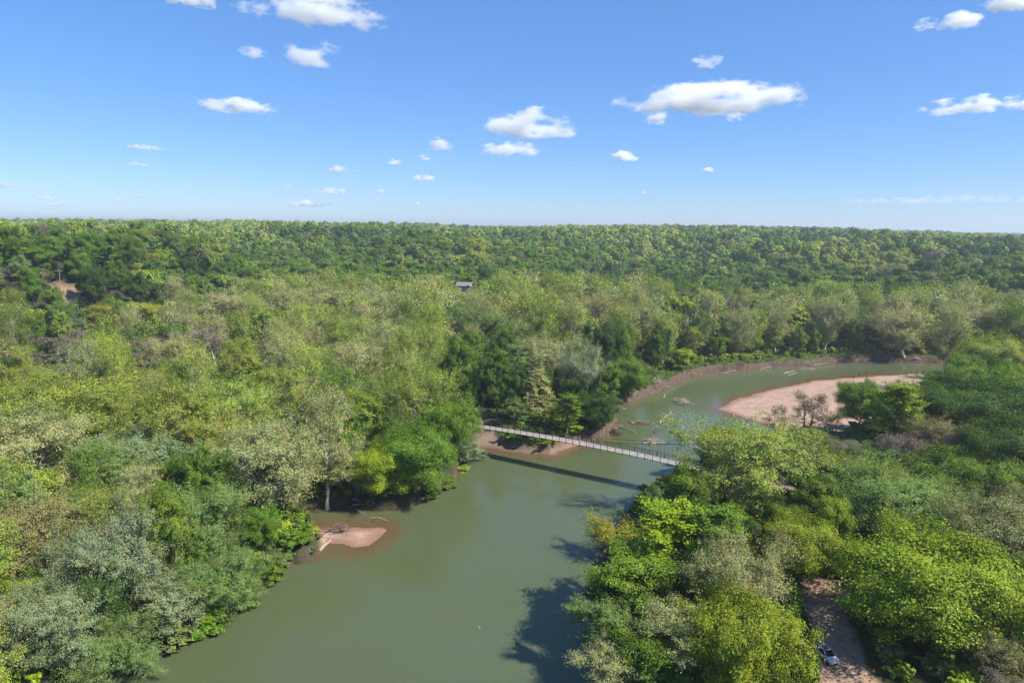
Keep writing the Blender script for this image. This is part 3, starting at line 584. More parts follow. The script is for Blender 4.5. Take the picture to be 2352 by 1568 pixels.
HEROES = [
 # right foreground
 ('sycamore', 1698, 948, 330, 24, 'olive', 'big pale olive sycamore hiding the right end of the footbridge', 'white'),
 ('maple', 2172, 1235, 365, 17, 'lime', 'broad bright lime tree filling the lower right corner', 'dark'),
 ('maple', 1712, 1372, 255, 15, 'lime', 'rounded lime green tree left of the parked car', 'dark'),
 ('sycamore', 1700, 1195, 235, 20, 'tan', 'pale olive sycamore behind the rounded lime green tree', 'grey'),
 ('maple', 1590, 1068, 120, 14, 'green', 'green tree in front of the right end of the footbridge deck', 'grey'),
 ('poplar', 1545, 1150, 190, 19, 'lime', 'feathery fresh green tree on the right bank', 'grey'),
 ('poplar', 1630, 1160, 150, 19, 'green', 'upright green tree just below the pale olive sycamore', 'grey'),
 ('droop', 1372, 1172, 160, 12, 'yellow', 'yellow green tree leaning out over the river', 'grey'),
 ('maple', 1465, 1265, 190, 13, 'green', 'leafy green tree beside the dark water of the right bank', 'grey'),
 ('willow', 1392, 1392, 160, 10, 'sage', 'silvery green tree low over the water at the bottom', 'grey'),
 ('sycamore', 1545, 1385, 180, 12, 'tan', 'small pale tan tree behind the silvery waterside one', 'grey'),
 ('maple', 1415, 1325, 120, 10, 'deep', 'dark leafy tree at the water above the silvery waterside one', 'dark'),
 ('maple', 1480, 1440, 160, 9, 'green', 'low green tree between the waterside trees at the bottom', 'grey'),
 ('sycamore', 1405, 1500, 160, 10, 'tan', 'pale tan tree cut by the bottom edge near the water', 'grey'),
 ('maple', 1850, 1185, 175, 13, 'lime', 'bright green leafy tree above the end of the dirt track', 'grey'),
 ('willow', 2060, 1060, 270, 18, 'sage', 'feathery sage green tree right of the pale path', 'grey'),
 ('sycamore', 1975, 1040, 160, 15, 'yellow', 'yellow budding tree left of the feathery sage green tree', 'dark'),
 ('sycamore', 2290, 1125, 270, 18, 'brown', 'brownish budding tree at the right edge', 'dark'),
 ('bare', 1955, 1000, 105, 12, 'mauve', 'grey tangle of bare twigs above the yellow budding tree', 'mauve'),
 ('bare', 2040, 985, 110, 13, 'mauve', 'second grey bare tree right of the grey tangle', 'mauve'),
 ('bare', 2120, 1000, 100, 13, 'mauve', 'pale grey bare tree above the feathery sage green tree', 'mauve'),
 ('bare', 2195, 985, 110, 14, 'mauve', 'bare grey tree below the dark slope trees', 'mauve'),
 ('bare', 1862, 890, 115, 17, 'brown', 'dark bare tree standing before the pink sandbar', 'dark'),
 ('bare', 1800, 925, 90, 15, 'brown', 'dark bare tree at the left before the sandbar', 'dark'),
 ('bare', 1928, 925, 95, 15, 'brown', 'dark bare tree at the right before the sandbar', 'dark'),
 ('maple', 1835, 985, 90, 8, 'sage', 'low sage tree under the dark bare trees', 'dark'),
 ('maple', 1890, 985, 80, 8, 'green', 'low green tree under the middle dark bare tree', 'dark'),
 ('maple', 1935, 1010, 120, 10, 'green', 'green tree beneath the dark bare tree', 'dark'),
 ('maple', 1985, 868, 110, 17, 'green', 'green tree whose crown overlaps the near edge of the sandbar', 'dark'),
 ('poplar', 2068, 875, 110, 19, 'lime', 'thin yellow green tree with a forked stem before the sandbar', 'dark'),
 ('maple', 2190, 885, 140, 17, 'green', 'rounded green tree at the right end of the sandbar', 'dark'),
 ('willow', 2235, 815, 150, 18, 'green', 'green tree hiding where the river leaves the view', 'dark'),
 ('maple', 2290, 770, 130, 19, 'olive', 'olive green tree on the slope at the right edge', 'dark'),
 ('maple', 2240, 880, 220, 18, 'deep', 'dark green tree shading the right slope', 'dark'),
 ('maple', 2320, 960, 200, 18, 'deep', 'dark shaded tree at the right edge above the brownish one', 'dark'),
 ('sycamore', 2130, 940, 170, 17, 'brown', 'sparse brown budding tree before the dark slope trees', 'dark'),
 ('maple', 2240, 1030, 200, 14, 'green', 'green tree below the dark slope trees', 'dark'),
 ('maple', 2330, 1285, 180, 13, 'green', 'green tree at the right edge above the broad lime one', 'dark'),
 # left bank and wood
 ('sycamore', 600, 955, 270, 24, 'tan', 'tall pale olive sycamore with white stems above the gravel spit', 'white'),
 ('sycamore', 742, 885, 150, 26, 'tan', 'sparse sycamore with a bright white trunk and limbs', 'white'),
 ('sycamore', 960, 815, 180, 24, 'olive', 'pale olive sycamore behind the leafy left bank', 'white'),
 ('maple', 1030, 905, 140, 19, 'green', 'green tree leaning over the left end of the footbridge', 'grey'),
 ('maple', 950, 985, 190, 17, 'green', 'leafy green tree at the water on the left bank', 'grey'),
 ('maple', 880, 1040, 150, 13, 'lime', 'bright green tree at the water above the white arched branch', 'grey'),
 ('willow', 1075, 1010, 80, 9, 'silver', 'small silvery tree by the near shadow of the footbridge', 'grey'),
 ('willow', 310, 975, 225, 18, 'silver', 'silvery blue green tree high in the left wood', 'dark'),
 ('willow', 262, 1165, 225, 18, 'silver', 'largest silvery willow of the lower left', 'dark'),
 ('willow', 448, 1100, 205, 18, 'sage', 'sage green willow right of the largest silvery willow', 'dark'),
 ('willow', 515, 1262, 190, 13, 'sage', 'grey green willow hanging over the river bank', 'dark'),
 ('willow', 390, 1345, 165, 10, 'silver', 'low silvery willow dipping toward the water', 'dark'),
 ('willow', 105, 1330, 200, 14, 'silver', 'silvery green willow in the lower left corner', 'dark'),
 ('willow', 240, 1440, 190, 11, 'sage', 'low willow cut by the bottom edge beside the water', 'dark'),
 ('maple', 600, 1175, 75, 10, 'green', 'mid green tree beside the gravel spit', 'grey'),
 ('sycamore', 70, 930, 260, 24, 'tan', 'wide tan sycamore at the left edge', 'white'),
 ('sycamore', 45, 1120, 240, 21, 'brown', 'tan brown sycamore below the wide one at the left edge', 'white'),
 ('maple', 135, 905, 110, 15, 'lime', 'bright lime tree beside the wide tan sycamore', 'grey'),
 ('maple', 55, 1315, 90, 9, 'lime', 'small lime tree between the lower left willows', 'grey'),
 ('willow', 165, 1120, 130, 14, 'green', 'green willow left of the largest silvery one', 'dark'),
 ('sycamore', 170, 830, 260, 22, 'olive', 'olive sycamore above the bright lime tree', 'dark'),
 ('sycamore', 400, 860, 230, 22, 'olive', 'olive sycamore above the silvery blue green tree', 'dark'),
 ('sycamore', 545, 850, 190, 22, 'olive', 'rounded olive crown left of the white trunked sycamore', 'white'),
 ('sycamore', 470, 920, 170, 21, 'olive', 'olive crown in the middle of the left wood', 'dark'),
 ('bare', 487, 742, 120, 22, 'mauve', 'purple grey bare tree with pale forked limbs', 'white'),
 ('bare', 330, 770, 130, 17, 'mauve', 'purple grey bare tree left of the pale forked one', 'mauve'),
 ('bare', 130, 765, 150, 16, 'mauve', 'purple grey bare tree at the foot of the left hill', 'mauve'),
 ('sycamore', 395, 752, 110, 20, 'tan', 'pale tan tree between the two bare trees', 'white'),
 ('maple', 232, 695, 90, 15, 'yellow', 'round golden green tree below the left hill', 'dark'),
 ('maple', 345, 690, 100, 15, 'yellow', 'golden green tree right of the round one below the hill', 'dark'),
 ('sycamore', 510, 655, 170, 24, 'tan', 'wide tan sycamore in the middle of the valley', 'white'),
 ('sycamore', 635, 650, 120, 24, 'tan', 'tan sycamore right of the wide valley one', 'white'),
 ('sycamore', 745, 645, 150, 24, 'tan', 'broad tan sycamore of the valley row with grey limbs', 'white'),
 ('sycamore', 875, 648, 110, 24, 'tan', 'tan sycamore at the right of the valley row', 'white'),
 ('sycamore', 770, 705, 150, 23, 'olive', 'pale olive sycamore in front of the valley row', 'white'),
 ('sycamore', 860, 760, 150, 23, 'tan', 'pale sycamore behind the white trunked one', 'white'),
 ('willow', 1035, 690, 130, 22, 'sage', 'blue green tree in the centre of the valley', 'grey'),
 ('willow', 1125, 700, 140, 22, 'sage', 'sage tree right of the blue green centre one', 'grey'),
 ('poplar', 1190, 790, 90, 17.5, 'sage', 'slender sage green tree behind the conical tree', 'grey'),
 ('sycamore', 1262, 745, 150, 23, 'tan', 'tan topped sycamore behind the conical tree', 'white'),
 ('willow', 1345, 785, 120, 20, 'silver', 'silvery leaning tree with a white stem by the footbridge', 'white'),
 ('spire', 1236, 846, 84, 18, 'tan', 'pale conical tree standing behind the footbridge', 'grey'),
 ('maple', 1372, 905, 110, 12, 'deep', 'dark green leafy tree on the point above the log jam', 'dark'),
 ('maple', 1440, 830, 110, 16, 'green', 'bright leafy tree at the bend of the far bank', 'grey'),
 ('sycamore', 1380, 660, 120, 24, 'tan', 'tan crowned sycamore in the valley right of centre', 'white'),
 ('sycamore', 1480, 680, 130, 24, 'tan', 'greyish tan sycamore behind the far bank', 'white'),
 ('maple', 1572, 802, 58, 10, 'lime', 'small round bright green tree on the far bank', 'grey'),
 ('sycamore', 1700, 690, 90, 24, 'tan', 'tan sycamore with white limbs above the far bank', 'white'),
 ('sycamore', 1790, 672, 95, 26, 'tan', 'tall tan sycamore above the far bank', 'white'),
 ('sycamore', 1905, 672, 100, 26, 'tan', 'tan sycamore above the right part of the far bank', 'white'),
 ('sycamore', 2090, 690, 150, 25, 'tan', 'wide tan sycamore above the far right bank', 'white'),
 ('sycamore', 2240, 680, 110, 25, 'tan', 'tan sycamore near the right edge of the valley', 'white'),
 ('bush', 1212, 1004, 60, 3.2, 'deep', 'dark green bush under the footbridge on the muddy point', 'dark'),
 ('bush', 1168, 998, 40, 2.4, 'green', 'bright low bush at the left of the muddy point', 'dark'),
 ('bush', 1262, 1012, 46, 2.6, 'green', 'low green bush at the right of the muddy point', 'dark'),
 ('bush', 1318, 972, 60, 3.4, 'lime', 'leafy bush beyond the middle of the footbridge', 'dark'),
 ('bush', 700, 1232, 55, 2.6, 'green', 'small low bush at the root of the gravel spit', 'dark'),
 ('bush', 662, 1245, 60, 3.6, 'green', 'taller green bush left of the small one by the spit', 'dark'),
 ('bush', 872, 1128, 60, 3.2, 'green', 'low green bush on the bank above the dead branches', 'dark'),
 ('bush', 925, 1125, 50, 3.0, 'sage', 'grey green bush at the bank corner by the cove', 'dark'),
 ('bush', 1030, 1098, 60, 3.4, 'green', 'green bush at the tip of the left bank beside the water', 'dark'),
 ('bush', 985, 1118, 60, 3.2, 'deep', 'dark bush hanging over the cut left bank', 'dark'),
 ('bush', 1062, 1070, 50, 3.0, 'olive', 'olive bush below the tree leaning on the footbridge', 'dark'),
 ('bush', 545, 1362, 90, 4.2, 'sage', 'sage bush overhanging the water below the grey green willow', 'dark'),
 ('bush', 480, 1405, 100, 4.4, 'green', 'green bush overhanging the water by the low silvery willow', 'dark'),
 ('bush', 610, 1310, 80, 3.6, 'green', 'green bush at the inlet below the gravel spit', 'dark'),
 ('bush', 655, 1272, 60, 3.0, 'sage', 'sage bush at the foot of the gravel spit', 'dark'),
 ('bush', 380, 1452, 110, 4.4, 'sage', 'sage bush at the water near the bottom of the left bank', 'dark'),
 ('maple', 570, 610, 64, 17, 'green', 'round dark green tree at the foot of the far hill', 'dark'),
]
for h in HEROES:
    t_ = hero(h[0], h[1], h[2], h[3], h[4], h[5], h[6], h[7]); t_['hero'] = True

WINDOWS = [np.array(p, float) for p in (
    [(420, 1600), (600, 1370), (690, 1300), (730, 1270), (700, 1215), (715, 1165), (930, 1172), (1040, 1140), (1085, 1095), (1105, 1050), (1110, 975), (1200, 985), (1330, 992), (1400, 960), (1420, 920), (1500, 880), (1600, 845), (1850, 822), (2140, 812), (2150, 862), (2060, 880),
     (1930, 895), (1925, 935), (1870, 965), (1780, 975), (1640, 985), (1560, 1035), (1545, 1075), (1490, 1115), (1460, 1170), (1380, 1180), (1300, 1190), (1300, 1300), (1345, 1400), (1335, 1620)],
    [(1875, 1345), (1945, 1345), (1955, 1440), (1935, 1540), (1900, 1620), (1885, 1560), (1868, 1500), (1872, 1440)],
    [(1052, 643), (1090, 643), (1090, 657), (1056, 657)], [(110, 596), (152, 596), (170, 640), (110, 640)])]
# the rest of the woods
def fill():
    rg = np.random.default_rng(21)
    px, py, sp = [], [], []
    r = 62.0
    while r < 3600:
        s = 10.2 + r * .003 if r < 1200 else 13.8 + (r - 1200) * .004
        n = int(R(100) * r / s); th = R(-50) + (np.arange(n) + rg.uniform(0, 1)) * R(100) / n + rg.normal(0, .28, n) * s / r
        rj = r + rg.normal(0, .28, n) * s
        px.append(rj * np.sin(th)); py.append(rj * np.cos(th)); sp.append(np.full(n, s)); r += s * .92
    x, y, s = map(np.concatenate, (px, py, sp))
    z, a = land(x, y)
    rr = np.hypot(x, y)
    hill = hills(x, y)
    ok = (a['d'] > np.where((y < 205) & (x < 5), .9, 2.6)) & (a['sand'] < .3) & (a['road'] < .05)
    # grassy edge behind the outer bank: trees keep back
    pj = proj(np.stack([x, y, z], 1))
    edge = (pj[:, 0] > 1480) & (pj[:, 0] < 2200) & (a['d'] < 9) & (y > 200)
    ok &= ~edge
    # clear ground about the bridge, the track and the house
    for p, m in ((ROAD['track'], 3.0), (ROAD['path'], 2.0)): ok &= sdist(p, x, y) > m
    b0, b1 = BR0[:2], BR1[:2]; v = b1 - b0; L = np.hypot(*v); t = ((x - b0[0]) * v[0] + (y - b0[1]) * v[1]) / L ** 2
    dl = np.abs((x - b0[0]) * v[1] - (y - b0[1]) * v[0]) / L; ok &= ~((dl < 4.0) & (t > -.05) & (t < 1.05))
    ok &= ~((np.abs(x - HOUSE[0] + 8) < 24) & (y > HOUSE[1] - 40) & (y < HOUSE[1] + 14))
    dpole = np.hypot(x - POLE[0] - 2, y - POLE[1] + 8); ok &= dpole > 9
    # sight line to the car and track stays open
    ok &= ~((pj[:, 0] > 1860) & (pj[:, 0] < 1965) & (pj[:, 1] > 1310) & (pj[:, 1] < 1800))
    # keep clear of the trees already placed
    hx = np.array([[t_['x'], t_['y'], t_['R']] for t_ in TREES])
    dd = np.hypot(x[:, None] - hx[None, :, 0], y[:, None] - hx[None, :, 1]) - hx[None, :, 2] * .72
    ok &= dd.min(1) > 0
    n1 = fbm(x / 55 + 2, y / 55 + 8, 3); n2 = fbm(x / 30 + 20, y / 30 + 3, 2); n3 = fbm(x / 130 + 7, y / 130, 2); n4 = fbm(x / 210 + 3, y / 210 + 6, 3)
    out = []
    for i in np.nonzero(ok)[0]:
        u = rg.uniform(); q = rr[i]; right = x[i] > .28 * y[i] - 8; leftw = not right
        river_edge = a['d'][i] < 9
        bark = 'grey'
        if hill[i] > 1.2 and q > 430 or (hill[i] > 5 and x[i] < 0):           # upland oak woods
            e = n4[i] * 1.9 + n1[i] * .5 + rg.normal(0, .22)
            kind, tint = ('maple', 'deep') if e < -.8 else ('maple', 'green') if e < .15 else ('maple', 'olive')
            if u < .04: kind, tint = 'sycamore', 'brown'
            elif u < .07: kind, tint = 'bare', 'mauve'
            elif u < .14: kind, tint = 'maple', 'sage'
            elif u < .22: kind, tint = 'maple', 'olive'
            if x[i] < -150 and 290 < y[i] < 640 and u > .66 and hill[i] < 42: kind, tint = 'cedar', 'cedar'
            if hill[i] > 26 and x[i] > 300 and q < 1400 and rg.uniform() < .25: kind, tint = 'maple', 'deep' if rg.uniform() < .5 else 'green'
            H = rg.triangular(10, 14, 27) if kind != 'cedar' else rg.uniform(8, 13); bark = 'dark'
            W = s[i] * rg.triangular(.7, 1.1, 1.9) if kind != 'cedar' else rg.uniform(7, 9.5)
        elif right and q < 330:                                            # right bank wood
            if u < .30: kind, tint = 'maple', 'green'
            elif u < .42: kind, tint = 'maple', 'lime'
            elif u < .52: kind, tint = 'maple', 'deep'
            elif u < .70: kind, tint = 'sycamore', 'brown'
            elif u < .80: kind, tint = 'poplar', 'sage'
            elif u < .90: kind, tint = 'bare', 'mauve'
            else: kind, tint = 'sycamore', 'olive'
            H = rg.uniform(9, 15); W = rg.uniform(7, 11); bark = 'dark'
            if q < 115: H = rg.uniform(7, 12)
        else:                                                              # valley floor
            tall = n3[i] * .6 + rg.normal(0, .4)
            cen = y[i] > 215 and -70 < x[i] < 260
            if -30 < x[i] < 48 and 205 < y[i] < 300:
                kind, tint = ('maple', 'green') if u < .4 else ('maple', 'deep') if u < .65 else ('poplar', 'green') if u < .85 else ('willow', 'sage'); H = rg.uniform(17, 27) if y[i] > 225 else rg.uniform(9, 15); W = rg.uniform(8, 11)
            elif cen and river_edge or (cen and a['d'][i] < 16 and u < .8):
                kind, tint = ('maple', 'green') if u < .5 else ('maple', 'deep') if u < .72 else ('poplar', 'green') if u < .9 else ('maple', 'lime'); H = rg.uniform(12, 23); W = rg.uniform(7, 10)
            elif tall > .05:
                kind, tint = 'sycamore', 'tan' if rg.uniform() < .5 else 'olive'; H = rg.uniform(24, 34); W = H * rg.uniform(.42, .6); bark = 'white' if rg.uniform() < .6 else 'grey'; tint = tint if u > .16 else 'green'
            else:
                if u < .22: kind, tint = 'sycamore', 'olive'
                elif u < .36: kind, tint = 'willow', 'sage'
                elif u < .44: kind, tint = 'willow', 'silver'
                elif u < .58: kind, tint = 'maple', 'green'
                elif u < .66: kind, tint = 'maple', 'lime'
                elif u < .73: kind, tint = 'maple', 'deep'
                elif u < .83: kind, tint = 'bare', 'mauve'
                elif u < .87: kind, tint = 'sycamore', 'brown'
                else: kind, tint = 'poplar', 'olive'
                H = rg.uniform(12, 25); W = rg.uniform(8, 13)
            if y[i] < 170 and x[i] < 0:      # low willows close to the water at the lower left
                if river_edge: H = min(H, 12)
                if rg.uniform() < .35: kind, tint = 'willow', ('sage' if rg.uniform() < .6 else 'green')
                H = min(H, 20)
            if q > 420: W = max(W, s[i] * rg.uniform(1.1, 1.5))
        out.append((kind, x[i], y[i], z[i], H, W, tint, bark))
    hb = []
    for t_ in TREES:
        a_, b_ = proj(np.array([[t_['x'], t_['y'], t_['z'] + t_['H']], [t_['x'], t_['y'], t_['z'] + t_['H'] * (.25 if t_['kind'] in ('spire', 'droop', 'bare') else .55)]])); w_ = t_['R'] / a_[2] * FPX * .55
        hb.append((a_[0] - w_, a_[0] + w_, a_[1], b_[1], math.hypot(t_['x'], t_['y']) - 3))
    HB = np.array(hb)
    # the river, the bar, the bridge and the track stay in the open: no tree stands where it would hide them
    def inwin(X, Y, Z, H, W):
        dq = math.hypot(X, Y)
        P = proj(np.array([[X, Y, Z + H], [X, Y, Z + H * .75], [X, Y, Z + H * .5], [X, Y, Z + H * .25], [X - W * .45, Y, Z + H * .65], [X + W * .45, Y, Z + H * .65], [X - W * .4, Y, Z + H * .4], [X + W * .4, Y, Z + H * .4]]))
        if ((P[:, :1] > HB[:, 0]) & (P[:, :1] < HB[:, 1]) & (P[:, 1:2] > HB[:, 2]) & (P[:, 1:2] < HB[:, 3]) & (dq < HB[:, 4])).any(): return True
        for w_, far_ in ((WINDOWS[2], math.hypot(*HOUSE[:2]) - 4), (WINDOWS[3], math.hypot(*POLE[:2]) - 2)):
            if dq < far_ and P[:, 0].max() > w_[:, 0].min() and P[:, 0].min() < w_[:, 0].max() and P[:, 1].min() < w_[:, 1].max() and P[:, 1].max() > w_[:, 1].min(): return True
        return any(dq < 420 and (sdist(w_, P[:, 0], P[:, 1]) < -2).any() for w_ in WINDOWS[:2])
    kept = []
    for q in out:
        kind, X, Y, Z, H, W, tint, bark = q
        if math.hypot(X, Y) < 620:
            for f in (1, .8, .62, .45, 0):
                if f and not inwin(X, Y, Z, H * f, W * (f + .1) / 1.1): break
            if not f: continue
            H *= f; W *= (f + .1) / 1.1
        kept.append((kind, X, Y, Z, H, W, tint, bark))
    out = kept
    for kind, X, Y, Z, H, W, tint, bark in out:
        add_tree(kind, X, Y, H, W, tint, bark, None, None, Z - .1, rg)

# the bridge line is needed before the woods are laid out
LBR = 0
P1 = unproj(1099, 979, 8.1); P2 = unproj(1542, 1060, 8.4)
bdir = unit(P2 - P1); bdir = np.array([bdir[0], bdir[1], 0]); bdir /= np.linalg.norm(bdir)
BR0 = np.array([P1[0], P1[1], 0]) - bdir * 22; BR1 = np.array([P2[0], P2[1], 0]) + bdir * 27
BL = float(np.linalg.norm(BR1 - BR0))
def deck_z(s): u = (s / BL) * 2 - 1; return 8.9 - 2.0 * u * u
fill()
print('TREES', len(TREES))

# choose the 300 that show largest
pr = proj(np.array([[t['x'], t['y'], t['z'] + t['H'] * .7] for t in TREES]))
for t, p in zip(TREES, pr):
    t['px'], t['py'], t['dz'] = p
    inside = -60 < p[0] < 2412 and p[2] > 0 and p[1] < 1640
    t['size'] = (t['H'] * t['R'] * 2) / (p[2] ** 2) * (1 if inside else .0001) * (1e6 if t.get('hero') else 1)
order = sorted(range(len(TREES)), key=lambda i: -TREES[i]['size'])
# a tree mostly hidden behind nearer ones shows little: walk from near to far over a coarse picture
grid = np.zeros((110, 160), bool); vis = []
for i in sorted(range(len(TREES)), key=lambda i: TREES[i]['dz']):
    t = TREES[i]; t['vis'] = 0
    if t['size'] <= 0 or t['dz'] < 20 or t['dz'] > 900 or t['px'] < -60 or t['px'] > 2412: continue
    rx = t['R'] / t['dz'] * FPX; top = proj(np.array([[t['x'], t['y'], t['z'] + t['H']]]))[0][1]; bot = proj(np.array([[t['x'], t['y'], t['z'] + t['H'] * .25]]))[0][1]
    a0, a1 = int(max(0, (t['px'] - rx) / 14.7)), int(min(159, (t['px'] + rx) / 14.7)); b0_, b1_ = int(max(0, top / 14.7)), int(min(109, bot / 14.7))
    if a1 < a0 or b1_ < b0_: continue
    sub = grid[b0_:b1_ + 1, a0:a1 + 1]; t['vis'] = int((~sub).sum()); sub[:] = True
cand = [i for i in range(len(TREES)) if TREES[i].get('hero')] + sorted([i for i in range(len(TREES)) if not TREES[i].get('hero') and TREES[i]['vis'] > 0], key=lambda i: -TREES[i]['vis'])
single = set(cand[:298])

def short(label):       # the phrase other labels use to point at a landmark tree
    w_ = label.split(); return ' '.join(w_)
LAND = [('the left end of the footbridge', 1100, 980), ('the gravel spit', 780, 1230), ('the parked car', 1895, 1500), ('the dirt track', 1900, 1400), ('the log jam by the far bank', 1480, 960), ('the pink sandbar', 1850, 920),
        ('the far right bend', 2130, 830), ('the farmhouse', 1068, 655), ('the crossarm utility pole', 137, 610), ('the white trunked sycamore', 742, 960), ('the conical tree', 1236, 900), ('the big silvery willow', 255, 1240),
        ('the silvery blue green tree', 310, 1040), ('the purple forked bare tree', 487, 800), ('the wide tan sycamore', 60, 1000), ('the leaning yellow green tree', 1340, 1230), ('the broad lime tree', 2150, 1380),
        ('the feathery sage tree', 2060, 1150), ('the round golden green tree', 232, 730), ('the dark bare tree', 1862, 980), ('the brownish right edge tree', 2290, 1200), ('the small far bank tree', 1572, 830),
        ('the white arched branch', 870, 1195), ('the valley sycamore row', 740, 670), ('the blue green centre tree', 1035, 730), ('the bright lime left tree', 135, 940), ('the dark slope trees', 2250, 930), ('the pale path', 1890, 1135)]
used_labels = set(); rest_used = {}
def auto_label(t):
    col = WORD[t['word']]; nm = KNAME[t['kind']][1]
    px, py = t['px'], t['py']
    cands = sorted(LAND, key=lambda l: math.hypot(px - l[1], py - l[2]))
    for l in cands[:5]:
        dx, dy = px - l[1], py - l[2]; dist = math.hypot(dx, dy)
        an = math.degrees(math.atan2(-dy, dx)) % 360
        dr = ['right of', 'up and right of', 'above', 'up and left of', 'left of', 'down and left of', 'below', 'down and right of'][int((an + 22.5) // 45) % 8]
        how = 'just' if dist < 90 else ('a little' if dist < 190 else 'well')
        sz = 'tall ' if t['H'] > 19 else ('low ' if t['H'] < 11 else '')
        for lab in (f"{col} {nm} {how} {dr} {l[0]}", f"{sz}{col} {nm} {how} {dr} {l[0]}", f"{'slim' if t['R'] < 4.4 else 'wide'} {sz}{col} {nm} {how} {dr} {l[0]}"):
            if lab not in used_labels and len(lab.split()) <= 16: return lab
    return None

def put_tree(t):
    kd = t['kind']; P = PROTO[kd][t['var']]
    e = empty(KNAME[kd][0], (t['x'], t['y'], t['z']), t['rz']); e.scale = (t['sx'], t['sx'], t['sz'])
    lab = t['label'] or auto_label(t)
    if lab is None: lab = f"{WORD[t['word']]} {KNAME[kd][1]} lost among its like in the crowded wood"
    used_labels.add(lab)
    tag(e, lab, 'bush' if kd == 'bush' else 'tree', t['group'] or 'trees of the river woods')
    for nm, me in (('trunk', P['trunk']), ('crown', P['crown'])):
        o = link(nm, me, e); o['tint'] = list(t['tint']); o['barktint'] = list(t['bark']) if not (kd == 'bare' and nm == 'crown') else [.20, .155, .135]
    return e
for i in sorted(single, key=lambda i: not TREES[i].get('hero')): put_tree(TREES[i])

# ------------------------------------------------------------------ the mass of the woods: one object
def scatter(name, label, pts, protos, kind='stuff'):
    """pts: rows x y z, scale xy, scale z, rot, index, tint rgb, bark rgb"""
    pts = np.array(pts, np.float32)
    coll = bpy.data.collections.new(name + '_sources')
    for k, ms in enumerate(protos):
        if isinstance(ms, tuple):        # trunk and crown welded into one source mesh
            a, b = ms; 
            ob = bpy.data.objects.new(f"{name}_{k:03d}", merged(a, b))
        else: ob = bpy.data.objects.new(f"{name}_{k:03d}", ms)
        coll.objects.link(ob)
    me = bpy.data.meshes.new(name); me.vertices.add(len(pts)); me.vertices.foreach_set('co', pts[:, :3].ravel())
    def at(n, t, a, key='value'):
        q = me.attributes.new(n, t, 'POINT'); q.data.foreach_set(key, np.ascontiguousarray(a).ravel())
    at('sc', 'FLOAT_VECTOR', pts[:, [3, 3, 4]], 'vector'); z0 = np.zeros(len(pts), np.float32)
    at('ro', 'FLOAT_VECTOR', np.stack([z0, z0, pts[:, 5]], 1), 'vector'); at('ix', 'INT', pts[:, 6].astype(np.int32))
    at('tint', 'FLOAT_COLOR', np.concatenate([pts[:, 7:10], np.ones((len(pts), 1), np.float32)], 1), 'color')
    at('barktint', 'FLOAT_COLOR', np.concatenate([pts[:, 10:13], np.ones((len(pts), 1), np.float32)], 1), 'color')
    o = link(name, me); me.materials.append(LEAF); me.materials.append(BARK)
    g = bpy.data.node_groups.new(name, 'GeometryNodeTree'); g.interface.new_socket('Geometry', in_out='INPUT', socket_type='NodeSocketGeometry'); g.interface.new_socket('Geometry', in_out='OUTPUT', socket_type='NodeSocketGeometry')
    gi, go = g.nodes.new('NodeGroupInput'), g.nodes.new('NodeGroupOutput')
    ip = g.nodes.new('GeometryNodeInstanceOnPoints'); ci = g.nodes.new('GeometryNodeCollectionInfo'); ci.inputs['Collection'].default_value = coll
    ci.inputs['Separate Children'].default_value = True; ci.inputs['Reset Children'].default_value = True
    ip.inputs['Pick Instance'].default_value = True
    def na(n, t): q = g.nodes.new('GeometryNodeInputNamedAttribute'); q.data_type = t; q.inputs['Name'].default_value = n; return q.outputs['Attribute']
    g.links.new(gi.outputs[0], ip.inputs['Points']); g.links.new(ci.outputs[0], ip.inputs['Instance'])
    g.links.new(na('ix', 'INT'), ip.inputs['Instance Index']); g.links.new(na('sc', 'FLOAT_VECTOR'), ip.inputs['Scale'])
    er = g.nodes.new('FunctionNodeEulerToRotation'); g.links.new(na('ro', 'FLOAT_VECTOR'), er.inputs[0]); g.links.new(er.outputs[0], ip.inputs['Rotation'])
    g.links.new(ip.outputs[0], go.inputs[0])
    md = o.modifiers.new('scatter', 'NODES'); md.node_group = g
    tag(o, label, kind=kind); return o

_mcache = {}
def merged(a, b):
    key = (a.name, b.name)
    if key in _mcache: return _mcache[key]
    def rd(m):
        V = np.empty(len(m.vertices) * 3, np.float32); m.vertices.foreach_get('co', V)
        L = np.empty(len(m.loops), np.int32); m.loops.foreach_get('vertex_index', L)
        mi = np.empty(len(m.polygons), np.int32); m.polygons.foreach_get('material_index', mi)
        return V.reshape(-1, 3), L.reshape(-1, 4), mi
    Va, Qa, _ = rd(a); Vb, Qb, mb = rd(b)
    c = np.empty(len(Vb) * 4, np.float32); b.attributes['shade'].data.foreach_get('color', c); c = c.reshape(-1, 4)
    me = mesh_from('whole', np.concatenate([Vb, Va]), [np.concatenate([Qb, Qa + len(Vb)])], [LEAF, BARK], np.concatenate([mb, np.ones(len(Qa), int)]),
                   attrs={'shade': ('FLOAT_COLOR', 'POINT', np.concatenate([c, np.ones((len(Va), 4), np.float32)]))})
    _mcache[key] = me; return me

